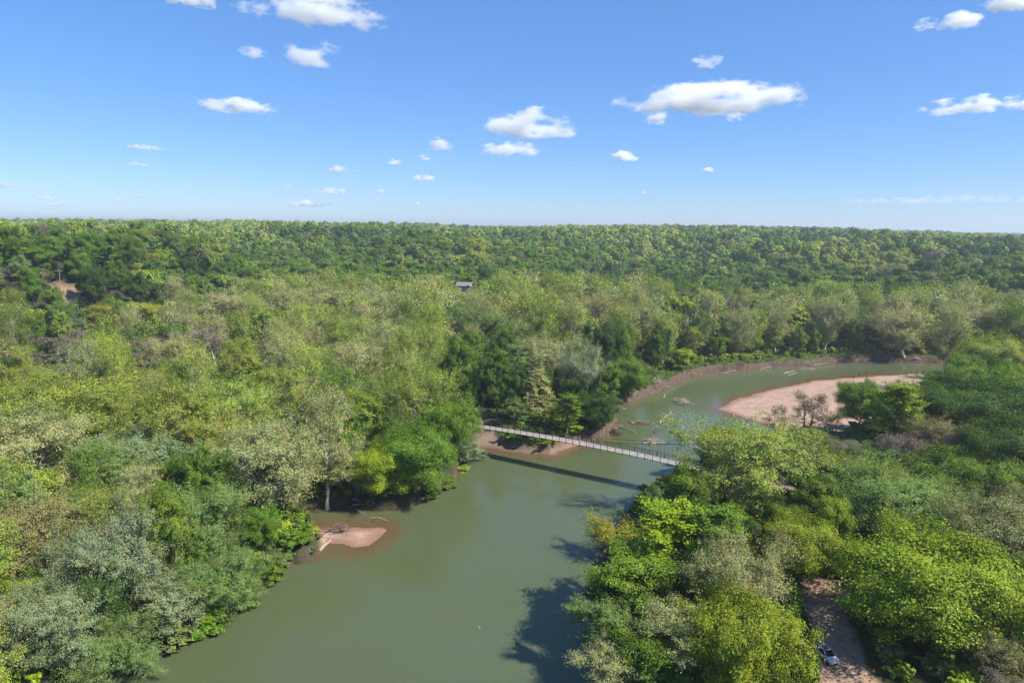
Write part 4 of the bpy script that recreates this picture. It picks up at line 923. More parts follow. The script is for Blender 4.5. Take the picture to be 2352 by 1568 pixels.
plist, pidx = [], {}
for lod in ('near', 'mid', 'far'):
    for kd in KINDS:
        if kd in ('spire', 'droop', 'broad', 'broadsyc', 'broadwillow'): continue
        for v in range(KINDS[kd][0]):
            if lod == 'near' and v > (1 if kd in ('maple', 'sycamore') else 0): continue
            if lod == 'far' and v > 1: continue
            pidx[(lod, kd, v)] = len(plist); plist.append(PROTO[kd][v][lod])
rows = []
for i, t in enumerate(TREES):
    if i in single: continue
    dd = math.hypot(t['x'], t['y']); lod = 'near' if dd < 300 else ('mid' if dd < 860 else 'far')
    v = t['var'] % (9 if lod == 'mid' else 2 if lod == 'far' or t['kind'] in ('maple', 'sycamore') else 1); v = min(v, KINDS[t['kind']][0] - 1)
    rows.append((t['x'], t['y'], t['z'], t['sx'], t['sz'], t['rz'], pidx[(lod, t['kind'], v)], *t['tint'], *t['bark']))
scatter('forest', 'dense spring woods covering the valley and the far hills', rows, plist)

# ------------------------------------------------------------------ undergrowth along banks and under the trees
def undergrowth():
    rg = np.random.default_rng(5); n = 30000
    r = np.sqrt(rg.uniform(70 ** 2, 430 ** 2, n)); th = rg.uniform(R(-44), R(44), n); x, y = r * np.sin(th), r * np.cos(th)
    z, a = land(x, y); d = a['d']; edge = sstep(26, 3, d)
    pj = proj(np.stack([x, y, z], 1))
    keep = (d > np.where((y < 205) & (x < 5), .3, 1.2)) & (a['sand'] < .25) & (a['road'] < .05) & (rg.uniform(0, 1, n) < .07 + .62 * edge + .5 * ((x > 15) & (y < 165)))
    keep &= ~((pj[:, 0] > 1480) & (pj[:, 0] < 2160) & (d < 8) & (y > 200) & (rg.uniform(0, 1, n) < .84))
    rows = []
    for i in np.nonzero(keep)[0]:
        u = rg.uniform(); tint = 'green' if u < .4 else 'lime' if u < .6 else 'deep' if u < .75 else 'olive' if u < .9 else 'brown'
        s = rg.uniform(.28, .75) * (1.0 if d[i] > 5 else .6); v = int(rg.integers(3))
        rows.append((x[i], y[i], z[i] - .15, s * rg.uniform(.9, 1.4), s, rg.uniform(0, 6.28), v, *jitter_tint(TINT[tint], rg), *BARKT['grey']))
    scatter('undergrowth', 'low green undergrowth along the banks and below the trees', rows, [PROTO['bush'][v]['mid'] for v in range(3)])
undergrowth()

def tufts():
    """grass and weeds on the lip of the banks"""
    rg = np.random.default_rng(9); ms = []
    for v in range(2):
        k = 46; b = rg.normal(0, .35, (k, 3)); b[:, 2] = 0; h = rg.uniform(.35, .9, k); d = rg.normal(0, .3, (k, 3)); d[:, 2] = 0; w_ = unit(rg.normal(0, 1, (k, 3)) * [1, 1, 0]) * .05
        V = np.stack([b - w_, b + w_, b + d + np.stack([0 * h, 0 * h, h], 1) + w_ * .4, b + d + np.stack([0 * h, 0 * h, h], 1) - w_ * .4], 1).reshape(-1, 3)
        c = np.repeat(rg.uniform(.7, 1.2, (k, 1)), 4, 0) * np.ones((1, 4)); ms.append(leaf_mesh('tuft', V, np.arange(k * 4).reshape(k, 4), c))
    n = 60000; r = rg.uniform(80, 430, n); th = rg.uniform(R(-40), R(42), n); x, y = r * np.sin(th), r * np.cos(th); z, a = land(x, y)
    keep = (a['d'] > 2.2) & (a['d'] < 15) & (a['sand'] < .3) & (a['grass'] > .25); rows = []
    for i in np.nonzero(keep)[0][:9000]:
        s = rg.uniform(.6, 1.3); rows.append((x[i], y[i], z[i] - .03, s * 1.5, s * .8, rg.uniform(0, 6.28), int(rg.integers(2)), *jitter_tint((.17, .26, .045), rg), .1, .1, .1))
    scatter('bank_grass', 'bright green grass on the lip of the river bank', rows, ms)
tufts()

# ------------------------------------------------------------------ suspension footbridge
def bridge():
    br = empty('suspension_bridge', (*BR0[:2], 0)); tag(br, 'long rusty suspension footbridge with a pale plank deck across the river', 'bridge')
    side = np.array([-bdir[1], bdir[0], 0]); W = 3.3   # deck width
    def at(s, off, dz): return bdir * s + side * off + np.array([0, 0, deck_z(s) + dz])
    ns = int(BL / 2.1); step = BL / ns
    rz = np.array([bdir, side, [0, 0, 1]]).T
    beam = MB().box((0, 0, 0), (.16, W + .75, .22), rz); bm_ = beam.obj('cross_beam', M_RUST, br)
    post = MB().box((0, 0, .62), (.11, .11, 1.40), rz); po = post.obj('post', M_RUST, br)
    def cable_z(s): u = ((s / BL) * 2 - 1) + .12; return 8.9 + 1.35 + 8.6 * u * u
    first = [True, True]
    for k in range(ns + 1):
        s = k * step; c = at(s, 0, -.2)
        o = bm_ if k == 0 else bm_.copy()
        if k: COL.objects.link(o); o.parent = br
        o.location = c
        for sd in (-1, 1):
            p = po if (k == 0 and sd == -1) else po.copy()
            if p is not po: COL.objects.link(p); p.parent = br
            if sd == 1 and .38 < s / BL < .55: 
                p.data = post_red(post, br)
            p.location = at(s, sd * (W / 2 + .12), 0)
            hz = cable_z(s) - deck_z(s)
            if 1.3 < hz and k not in (0, ns):
                a_, b_ = at(s, sd * (W / 2 + .12), 1.28), at(s, sd * (W / 2 + .12), hz)
                hb = MB(); hb.tube([a_, b_], .022, 4); hb.obj('hanger', M_RUST, br)
    for sd in (-1, 1):
        for h, rd in ((1.27, .06), (.88, .04), (.50, .04)):
            m = MB(); m.tube([at(s, sd * (W / 2 + .12), h) for s in np.linspace(0, BL, 60)], rd, 5); m.obj('rail', M_RUST, br)
        m = MB(); m.tube([bdir * s + side * sd * (W / 2 + .12) + np.array([0, 0, max(cable_z(s), deck_z(s) + 1.3)]) for s in np.linspace(0, BL, 70)], .055, 6); m.obj('main_cable', M_RUST, br)
        m = MB(); m.tube([at(s, sd * (W / 2 - .1), -.06) for s in np.linspace(0, BL, 60)], .07, 5); m.obj('stringer', M_RUST, br)
    # deck boards run lengthwise in two wheel strips over narrower boards
    n_seg = 22; seg = BL / n_seg; wds = 8; bw = W / wds
    for i in range(n_seg):
        for j in range(wds):
            s0 = i * seg + (j % 2) * seg * .5; s1 = min(BL, s0 + seg - .03)
            if s0 >= BL - .3: continue
            off = -W / 2 + (j + .5) * bw; hgt = .045 if j in (1, 2, 5, 6) else 0.0
            a_, b_ = at(s0, off, -.03 + hgt + random.uniform(-.008, .008)), at(s1, off, -.03 + hgt + random.uniform(-.008, .008))
            d = unit(b_ - a_); up = np.cross(d, -side); rot = np.array([d, side, np.cross(d, side)]).T
            mb = MB().box((a_ + b_) / 2, (np.linalg.norm(b_ - a_), bw - .03, .06), rot); mb.obj('plank', M_PLANK if (i * 3 + j) % 5 else M_WOOD, br)
        if i == 0:
            pass
    for end, s in (('a', 0.0), ('b', BL)):
        g = gz(*(BR0 + bdir * s)[:2])
        for sd in (-1, 1):
            base = bdir * s + side * sd * (W / 2 + .25)
            m = MB(); m.tube([base + [0, 0, g - 1], base + [0, 0, cable_z(s)]], [.26, .20], 8); m.obj('tower_post', M_BROWNW, br)
        m = MB().box(bdir * s + np.array([0, 0, cable_z(s) - .6]), (.25, W + 1.1, .3), rz); m.obj('tower_beam', M_BROWNW, br)
        # timber ramp down to the bank
        sg = -1 if s == 0 else 1
        e = bdir * (s + sg * 16); ge = gz(*(BR0 + e)[:2]) + .15; s_ = at(s, 0, 0)
        a_ = s_; b_ = np.array([e[0], e[1], ge]); d = unit(b_ - a_); rot = np.array([d, side, np.cross(d, side)]).T
        MB().box((a_ + b_) / 2, (np.linalg.norm(b_ - a_), W, .18), rot).obj('ramp', M_PLANK, br)
_pr = {}
def post_red(post, br):
    if 'm' not in _pr: _pr['m'] = mesh_from('post', np.concatenate(post.V), [np.concatenate(post.Q)], [M_RUST2])
    return _pr['m']
bridge()

# ------------------------------------------------------------------ driftwood
def wob_log(rg, p0, p1, r0, r1, k=7, amp=.04, n=7):
    p0, p1 = np.array(p0, float), np.array(p1, float); L = np.linalg.norm(p1 - p0); t = np.linspace(0, 1, k)[:, None]
    P = p0 * (1 - t) + p1 * t; P[1:-1] += np.cumsum(rg.normal(0, amp * L * .35, (k - 2, 3)), 0) * [1, 1, .5]
    rr_ = np.linspace(r0, r1, k) * rg.uniform(.85, 1.15, k); rr_[-1] *= .25; rr_[0] *= .9
    return P, rr_

def log(label, a, b, rad, mat=M_PALE, za=.15, zb=.15, seed=0, limbs=2, name='driftwood_log', roots=0, mid=None):
    rg = np.random.default_rng(seed + 100); p0, p1 = unproj(*a, za), unproj(*b, zb)
    org = p0.copy(); e = empty(name, org); tag(e, label, 'driftwood', 'driftwood in the river')
    if mid is None: P, rr_ = wob_log(rg, p0 - org, p1 - org, rad, rad * .45)
    else:
        K = [p0] + [unproj(q[0], q[1], q[2]) for q in mid] + [p1]; P = np.array(K) - org; t = np.linspace(0, 1, len(P)); tt = np.linspace(0, 1, 14)
        P = np.stack([np.interp(tt, t, P[:, c]) for c in range(3)], 1); rr_ = np.linspace(rad, rad * .4, 14)
    m = MB(); m.tube(P, rr_, 8); m.obj('log_stem', mat, e, smooth=True)
    for _ in range(limbs):
        k = rg.integers(2, len(P) - 1); d = unit(rg.normal(0, 1, 3) * [1, 1, .5] + [0, 0, .35]); l_ = np.linalg.norm(p1 - p0) * rg.uniform(.1, .28)
        q, qr = wob_log(rg, P[k], P[k] + d * l_, rr_[k] * .5, .02, 5, .1); mm = MB(); mm.tube(q, qr, 5); mm.obj('branch', mat, e, smooth=True)
    if roots: root_wad(rg, e, np.zeros(3), roots, unit(p0 - p1), M_BROWNW)
    return e

def root_wad(rg, e, c, size, axis, mat):
    m = MB()
    for _ in range(26):
        d = unit(rg.normal(0, 1, 3) + axis * .4 + [0, 0, .15]); q, qr = wob_log(rg, c, c + d * size * rg.uniform(.5, 1.1), size * .12, .02, 6, .12); m.tube(q, qr, 5)
    m.obj('root_mass', mat, e, smooth=True)

def pile(label, c, wpx, hpx, n, mats, seed, height=1.0, name='driftwood_pile', ang=0.0, twigs=90, z=0.0, fan=False, zoff=0.0):
    rg = np.random.default_rng(seed + 500); p = unproj(*c, z); dist = np.linalg.norm(p - [0, 0, CAM_Z]); w_ = wpx * dist / FPX; dep = (p[2] + CAM_Z - z * 2) / dist
    g = max(gz(p[0], p[1]), 0) + zoff if zoff >= 0 else 0.0
    org = np.array([p[0], p[1], max(g, z) - .15]); e = empty(name, org); tag(e, label, 'driftwood', 'driftwood piles along the river')
    wy = max(hpx * dist / FPX / max(dep, .2), 1.2) * .6; ca, sa = math.cos(ang), math.sin(ang)
    def pt(u, v, h): X, Y = u * w_ / 2, v * wy / 2; return np.array([X * ca - Y * sa, X * sa + Y * ca, h])
    for k in range(n):
        u, v = rg.uniform(-.75, .75), rg.uniform(-.8, .8); hh = height * (1 - u * u) * rg.uniform(.15, 1)
        d = rg.normal(0, .5, 2); a_ = pt(u, v, hh); L_ = w_ * rg.uniform(.22, .5)
        d3 = unit(np.array([ca + d[0], sa + d[1], rg.normal(0, .16)])) if not fan else unit(np.array([rg.normal(0, .5), -.6 + rg.normal(0, .3), -.35]))
        P, rr_ = wob_log(rg, a_ - d3 * L_ / 2, a_ + d3 * L_ / 2, rg.uniform(.10, .22) * (1 if w_ > 6 else .6), .03, 6, .05)
        P[:, 2] = np.maximum(P[:, 2], .05); m = MB(); m.tube(P, rr_, 6); m.obj('branch', mats[k % len(mats)], e, smooth=True)
    m = MB()
    for k in range(twigs):
        u, v = rg.normal(0, .38), rg.normal(0, .4); hh = max(.05, height * (1 - u * u) * rg.uniform(.1, 1.05)); a_ = pt(np.clip(u, -1, 1), np.clip(v, -1, 1), hh); d3 = unit(rg.normal(0, 1, 3) * [1, 1, .4] + [ca, sa, 0]) * w_ * rg.uniform(.06, .2)
        m.tube([a_ - d3, a_ + rg.normal(0, .1, 3), a_ + d3], [.035, .045, .015], 4)
    tw = m.obj('twigs', mats[-1], e); tw['kind'] = 'stuff'
    return e

pile('dark root mass standing in the river above the bleached logs', (1569, 926), 46, 20, 9, [M_DARKW, M_DARKW, M_WOOD], 1, 2.0, twigs=110)
pile('long brown brush pile lying in the river', (1467, 972), 56, 14, 10, [M_BROWNW, M_WOOD, M_BROWNW], 2, .9, ang=-.35, twigs=150)
pile('bleached driftwood heap just beyond the footbridge', (1503, 1016), 62, 16, 14, [M_PALE, M_PALE, M_WOOD], 3, .9, ang=.15, twigs=80)
pile('big tangled root heap against the near point', (1408, 997), 46, 18, 10, [M_WOOD, M_BROWNW, M_DARKW], 4, 1.7, twigs=150, zoff=0)
pile('small brown brush clump in the river', (1504, 992), 20, 12, 4, [M_BROWNW], 5, .6, twigs=60)
pile('forked broken branches in mid river below the root mass', (1557, 950), 34, 12, 6, [M_WOOD, M_PALE], 6, .7, twigs=12)
pile('tangle of white stems sliding down the far bank', (1508, 893), 34, 26, 10, [M_PALE, M_WOOD], 7, 2.4, twigs=60, z=.5, fan=True)
pile('pale uprooted stump at the foot of the far bank', (1455, 916), 16, 30, 6, [M_PALE, M_WOOD], 8, 2.4, twigs=30, z=.5, fan=True)
pile('thin snag tangle near the far bank corner', (1432, 938), 26, 8, 3, [M_WOOD], 9, .4, twigs=30)
pile('grey root mass at the end of the far log', (1702, 851), 24, 10, 6, [M_WOOD, M_BROWNW], 10, 1.8, twigs=60)
pile('black root plate leaning on the far bank', (1771, 840), 12, 14, 5, [M_DARKW], 11, 2.4, twigs=50)
pile('brown brush in the water off the far bank', (1860, 848), 46, 6, 5, [M_BROWNW, M_WOOD], 12, .5, twigs=50)
pile('driftwood drift below the right end of the far bank', (2106, 833), 40, 6, 6, [M_PALE, M_WOOD], 13, .9, twigs=30)
pile('spiky dead brush heap on the gravel spit', (779, 1218), 56, 24, 12, [M_WOOD, M_BROWNW], 14, 1.5, twigs=220, z=.5)
pile('dark dead branches under the leafy left bank', (820, 1163), 90, 14, 10, [M_BROWNW, M_WOOD, M_DARKW], 15, 1.4, twigs=120, z=.2)
pile('broken stump at the edge of the gravel spit', (714, 1281), 22, 14, 5, [M_BROWNW, M_WOOD], 16, 1.0, twigs=30, z=.2)
log('long thin log reaching from the near point into the river', (1404, 972), (1460, 992), .22, M_WOOD, .5, .3, 1, 3)
log('pale forked log lying slantwise in mid river', (1514, 972), (1544, 944), .28, M_WOOD, .1, .5, 2, 3)
log('pale log with a grey root mass below the far bank', (1690, 851), (1655, 855), .22, M_PALE, .5, .2, 3, 1)
log('pale log resting against the black root plate', (1769, 842), (1743, 848), .24, M_PALE, .8, .15, 4, 0)
log('curved white log slipping off the far bank', (1853, 836), (1886, 846), .24, M_PALE, .9, .15, 5, 1)
log('thick white log in the middle of the upper river', (1800, 857), (1826, 850), .3, M_PALE, .2, .3, 6, 0)
log('white branching log beside the thick white one', (1810, 861), (1834, 855), .22, M_PALE, .2, .3, 7, 4)
log('thin curved log left of the white logs', (1743, 852), (1764, 857), .15, M_PALE, .2, .15, 8, 0)
log('thin slanting log between the curved and the thick one', (1777, 845), (1788, 851), .15, M_PALE, .3, .1, 9, 0)
log('long bleached log along the foot of the far bank', (1870, 838), (1908, 834), .2, M_PALE, .5, .9, 10, 0)
log('short stick standing out of the water off the far bank', (1524, 914), (1529, 904), .2, M_WOOD, .0, .3, 11, 0)
log('thin white branch floating at the upper bend', (2096, 838), (2122, 840), .15, M_PALE, .2, .2, 12, 1)
log('thick pale log leaning off the gravel spit', (733, 1264), (761, 1237), .34, M_PALE, .25, .95, 13, 0)
log('curved dark branch arching over the thick pale log', (731, 1249), (785, 1238), .15, M_WOOD, .6, .6, 14, 0, mid=[(742, 1232, 1.2), (757, 1224, 1.3)])
log('white arched branch rising from the shallow cove', (846, 1200), (893, 1196), .13, M_PALE, -.2, .5, 15, 0, mid=[(850, 1189, 1.0), (868, 1187, 1.3)])
log('thin bare branch hanging into the cove', (820, 1168), (840, 1182), .08, M_PALE, 1.0, .1, 16, 2)
log('dark log at the river edge where the bridge shadow ends', (1466, 1117), (1500, 1124), .25, M_DARKW, .2, .6, 17, 2)
log('small pale snag tip alone in the lower river', (1099, 1438), (1105, 1447), .13, M_PALE, .15, -.05, 18, 0)
log('thin stem reaching down from the near point', (1455, 985), (1463, 998), .1, M_PALE, .4, .1, 19, 0)

# ------------------------------------------------------------------ white car on the track
def car():
    p = unproj(1897, 1503, 5.0); g = gz(p[0], p[1]) ; p = unproj(1897, 1500, g + .7)
    # heading: front toward the lower right of the picture
    f = unproj(1925, 1530, g) - unproj(1872, 1482, g); rz = math.atan2(f[1], f[0])
    e = empty('parked_car', (p[0], p[1], g + .02), rz); tag(e, 'white car with black roof glass parked on the dirt track', 'car')
    paint, t, out = new_mat('white_paint'); b = N(t, 'ShaderNodeBsdfPrincipled'); b.inputs['Roughness'].default_value = .25; b.inputs['Coat Weight'].default_value = .6; b.inputs['Coat Roughness'].default_value = .05
    t.links.new(ramp(t, noise(t, 2.2), [(.3, (.54, .54, .56)), (.7, (.64, .64, .66))]), b.inputs['Base Color']); t.links.new(b.outputs[0], out.inputs[0])
    glass = simple('dark_glass', (.012, .013, .018), .06, (.006, .006, .01), spec=.6); rub = simple('tyre_rubber', (.02, .02, .02), .9); metal = simple('alloy', (.5, .5, .52), .35, metal=.9); lampm = simple('lamp_glass', (.75, .76, .8), .1); trim = simple('black_trim', (.02, .02, .022), .6)
    # body: stations along the length, each a rounded half section
    xs = np.array([-2.25, -2.18, -1.9, -1.3, -.5, .4, 1.1, 1.6, 2.0, 2.2, 2.28]); wd = np.array([.70, .82, .89, .92, .93, .93, .92, .90, .84, .74, .60])
    zt = np.array([.95, 1.02, 1.03, 1.02, 1.01, 1.0, .97, .90, .80, .70, .60]); zb = np.array([.42, .34, .28, .26, .26, .26, .26, .28, .30, .34, .42])
    prof = np.array([(0, 1), (.55, 1.0), (.86, .96), (.98, .80), (1.0, .55), (.985, .25), (.93, .04), (.6, 0), (0, 0)])
    ring = np.concatenate([prof, prof[-2:0:-1] * [-1, 1]]); nr = len(ring)
    V = np.array([[x, ring[k, 0] * w_, b_ + ring[k, 1] * (t_ - b_)] for x, w_, t_, b_ in zip(xs, wd, zt, zb) for k in range(nr)])
    ns = len(xs); Q = [[i * nr + k, i * nr + (k + 1) % nr, (i + 1) * nr + (k + 1) % nr, (i + 1) * nr + k] for i in range(ns - 1) for k in range(nr)]
    m = MB().add(V, Q); c0 = V[:nr].mean(0); c1 = V[-nr:].mean(0)
    Vc = np.concatenate([V[:nr], [c0], V[-nr:], [c1]]); Qc = [[nr, (k + 1) % nr, k, k] for k in range(nr)]
    me = mesh_from('body', np.concatenate([V, [c0, c1]]), [np.array(Q), ], [paint], smooth=True)
    body = link('body', me, e)
    me2 = mesh_from('bumper', np.concatenate([V[:nr], [c0], V[-nr:], [c1]]), [np.array([[nr, (k + 1) % nr, k] for k in range(nr)] + [[2 * nr + 1, nr + 1 + k, nr + 1 + (k + 1) % nr] for k in range(nr)])], [paint])
    link('bumper', me2, e)
    # cabin
    def slab(name, pts, mat, par=e, th=.02):
        P = np.array(pts, float); n = len(P); nn = unit(np.cross(P[1] - P[0], P[2] - P[0])); V = np.concatenate([P, P - nn * th]); 
        F4 = np.array([[i, (i + 1) % n, n + (i + 1) % n, n + i] for i in range(n)])
        return link(name, mesh_from(name, V, [F4, np.array([list(range(n))]), np.array([list(range(2 * n - 1, n - 1, -1))])], [mat]), par)
    rf = .60; rt = 1.50
    slab('roof', [(.25, -rf, rt - .04), (.25, rf, rt - .04), (-.5, rf, rt), (-1.25, rf, rt - .03), (-1.25, -rf, rt - .03), (-.5, -rf, rt)], paint, th=.06)
    slab('roof_glass', [(.16, -.42, rt + .02), (.16, .42, rt + .02), (-.85, .42, rt + .045), (-.85, -.42, rt + .045)], glass, th=.03)
    slab('windshield', [(1.12, -.74, .99), (1.12, .74, .99), (.27, .58, rt - .05), (.27, -.58, rt - .05)], glass)
    slab('rear_window', [(-2.02, .70, 1.05), (-2.02, -.70, 1.05), (-1.27, -.57, rt - .05), (-1.27, .57, rt - .05)], glass)
    for sd in (-1, 1):
        q = [(1.05, sd * .82, 1.0), (.24, sd * .615, rt - .06), (-1.25, sd * .615, rt - .05), (-1.95, sd * .80, 1.04)]
        slab('side_window', q if sd < 0 else q[::-1], glass)
        m = MB(); m.tube([(1.14, sd * .80, .99), (.26, sd * .61, rt - .03)], .045, 5); m.obj('pillar', paint, e)
        m = MB(); m.tube([(-.35, sd * .84, 1.0), (-.4, sd * .63, rt - .04)], .04, 5); m.obj('pillar', trim, e)
        m = MB(); m.tube([(-2.0, sd * .76, 1.02), (-1.26, sd * .61, rt - .03)], .055, 5); m.obj('pillar', paint, e)
        MB().box((2.02, sd * .62, .68), (.34, .34, .13), None).obj('headlight', lampm, e)
        MB().box((-2.12, sd * .72, .88), (.2, .2, .2)).obj('tail_light', simple('red_lens', (.4, .02, .02), .2) if sd < 0 else bpy.data.materials['red_lens'], e)
        MB().box((.95, sd * 1.02, 1.02), (.16, .2, .12)).obj('mirror', paint, e)
        for wx in (-1.35, 1.4):
            th = np.linspace(0, 2 * math.pi, 21)[:-1]
            m = MB(); m.tube([(wx, sd * .72, .33), (wx, sd * .95, .33)], .33, 20); ty = m.obj('wheel', rub, e)
            a_ = np.stack([wx + .21 * np.cos(th), np.full(20, sd * .955), .33 + .21 * np.sin(th)], 1)
            link('rim', mesh_from('rim', a_, [np.arange(20)[None]], [metal]), ty)
            a_ = np.stack([wx + .33 * np.cos(th), np.full(20, sd * .95), .33 + .33 * np.sin(th)], 1)
            link('tyre_wall', mesh_from('tyre_wall', a_, [np.arange(20)[None]], [rub]), ty)
    MB().box((2.24, 0, .5), (.1, .8, .16)).obj('grille', trim, e)
    return p
car()

# ------------------------------------------------------------------ farmhouse, shed, poles
def house():
    c = HOUSE; g = 19.0
    e = empty('farmhouse', (c[0], c[1], g), R(-14)); tag(e, 'small dark farmhouse with a brown gabled roof and white porch at the hill foot', 'house')
    wallm = simple('dark_siding', (.11, .085, .09), .8, (.07, .055, .06), 4); roofm = simple('brown_shingle', (.27, .22, .21), .9, (.20, .16, .155), 2.5); wh = simple('white_trim', (.72, .70, .66), .6, (.62, .6, .56)); gl = simple('window_glass', (.03, .035, .045), .1)
    L, W, h = 12, 8, 3.0
    MB().box((0, 0, h / 2), (L, W, h)).obj('wall', wallm, e)
    def prism(name, x0, x1, hw, z0, z1, mat, th=.25, par=e):
        V = [(x0, -hw, z0), (x1, -hw, z0), (x1, 0, z1), (x0, 0, z1), (x0, hw, z0), (x1, hw, z0)]; V = np.array(V + [(a, b, cc - th) for a, b, cc in V])
        Q = [[0, 1, 2, 3], [3, 2, 5, 4], [6, 9, 8, 7], [9, 10, 11, 8], [0, 6, 7, 1], [4, 5, 11, 10], [0, 3, 9, 6], [3, 4, 10, 9], [1, 7, 8, 2], [2, 8, 11, 5]]
        return MB().add(V, Q).obj(name, mat, par)
    rf = prism('roof', -L / 2 - .7, L / 2 + .7, W / 2 + .8, h - .1, h + 2.6, roofm)
    MB().box((-2.6, .3, h + 2.6), (.8, .8, 1.4)).obj('chimney', simple('chimney_brick', (.30, .15, .11), .9), rf)
    # gabled porch at the right front
    V = np.array([(3.2, -7.4, 3.0), (3.2, -3.6, 3.0), (5.2, -3.6, 4.3), (5.2, -7.4, 4.3), (7.2, -7.4, 3.0), (7.2, -3.6, 3.0)]); V = np.concatenate([V, V - [0, 0, .2]])
    Q = [[0, 1, 2, 3], [3, 2, 5, 4], [6, 9, 8, 7], [9, 10, 11, 8], [0, 6, 7, 1], [4, 5, 11, 10], [0, 3, 9, 6], [3, 4, 10, 9], [1, 7, 8, 2], [2, 8, 11, 5]]
    MB().add(V, Q).obj('porch_roof', roofm, e)
    for a_, b_ in (((3.1, -7.46, 2.95), (5.2, -7.46, 4.32)), ((5.2, -7.46, 4.32), (7.3, -7.46, 2.95))):
        m = MB(); m.tube([a_, b_], .13, 4); m.obj('fascia', wh, e)
    for x in (3.5, 5.2, 6.9): MB().box((x, -7.1, 1.4), (.16, .16, 2.8)).obj('porch_post', wh, e)
    MB().box((5.2, -5.5, .12), (4.0, 3.4, .25)).obj('porch_floor', M_WOOD, e)
    MB().box((-3.0, -W / 2 - 1.0, .6), (4.2, .12, 1.2)).obj('porch_railing', wh, e)
    for x in (-4.3, -1.2, 1.3):
        f = MB().box((x, -W / 2 - .02, 1.75), (1.2, .12, 1.15)).obj('window', wh, e); MB().box((x, -W / 2 - .1, 1.75), (.95, .06, .9)).obj('pane', gl, f)
    MB().box((4.6, -W / 2 - .03, 1.1), (.95, .1, 2.1)).obj('door', wh, e)
    # grey shed up the yard
    s = unproj(1040, 640, 21.0); g2 = gz(s[0], s[1])
    b = empty('grey_shed', (s[0], s[1], g2), R(8)); tag(b, 'low grey shed under the trees left of the farmhouse', 'shed')
    gm = simple('grey_board', (.20, .20, .22), .85, (.13, .13, .145), 3)
    MB().box((0, 0, 1.4), (11, 6, 2.8)).obj('wall', gm, b); prism('roof', -6, 6, 3.6, 2.75, 4.2, simple('tin_roof', (.30, .30, .33), .5, metal=.4), .15, b)
    MB().box((1.5, -3.05, 1.1), (2.6, .1, 2.2)).obj('door', M_DARKW, b)
house()

def poles():
    pm = simple('pole_wood', (.42, .34, .27), .9, (.28, .22, .17), 2)
    g = gz(POLE[0], POLE[1]); e = empty('utility_pole', (POLE[0], POLE[1], g)); tag(e, 'tall utility pole with crossarm above the cleared cut on the left hill', 'utility pole', 'utility poles on the left hill')
    H = 11.5; m = MB(); m.tube([(0, 0, -1), (0, 0, H)], [.19, .13], 8); m.obj('pole_shaft', pm, e)
    MB().box((0, -.12, H - 1.1), (4.4, .14, .18)).obj('crossarm', simple('grey_arm', (.5, .5, .48), .7), e)
    for x in (-2.0, 1.6, 2.0):
        m = MB(); m.tube([(x, -.12, H - 1.0), (x, -.12, H - .7)], .07, 6); m.obj('insulator', bpy.data.materials['grey_arm'], e)
    m = MB(); m.tube([(.0, -.1, H), (-.45, -.1, H + .3)], .07, 5); m.obj('top_bracket', bpy.data.materials['grey_arm'], e)
    m = MB(); m.tube([(.25, -.1, H - 2.0), (.85, -.12, H - 1.2)], .06, 5); m.obj('brace', bpy.data.materials['grey_arm'], e)
    q = unproj(114, 626, g + .5); gq = gz(q[0], q[1]); e2 = empty('utility_pole', (q[0], q[1], gq)); tag(e2, 'plain utility pole without crossarm left of the crossarm one', 'utility pole', 'utility poles on the left hill')
    m = MB(); m.tube([(0, 0, -1), (0, 0, 10.8)], [.19, .13], 8); m.obj('pole_shaft', pm, e2); MB().box((0, 0, 10.9), (.3, .3, .12)).obj('pole_cap', pm, e2)
poles()

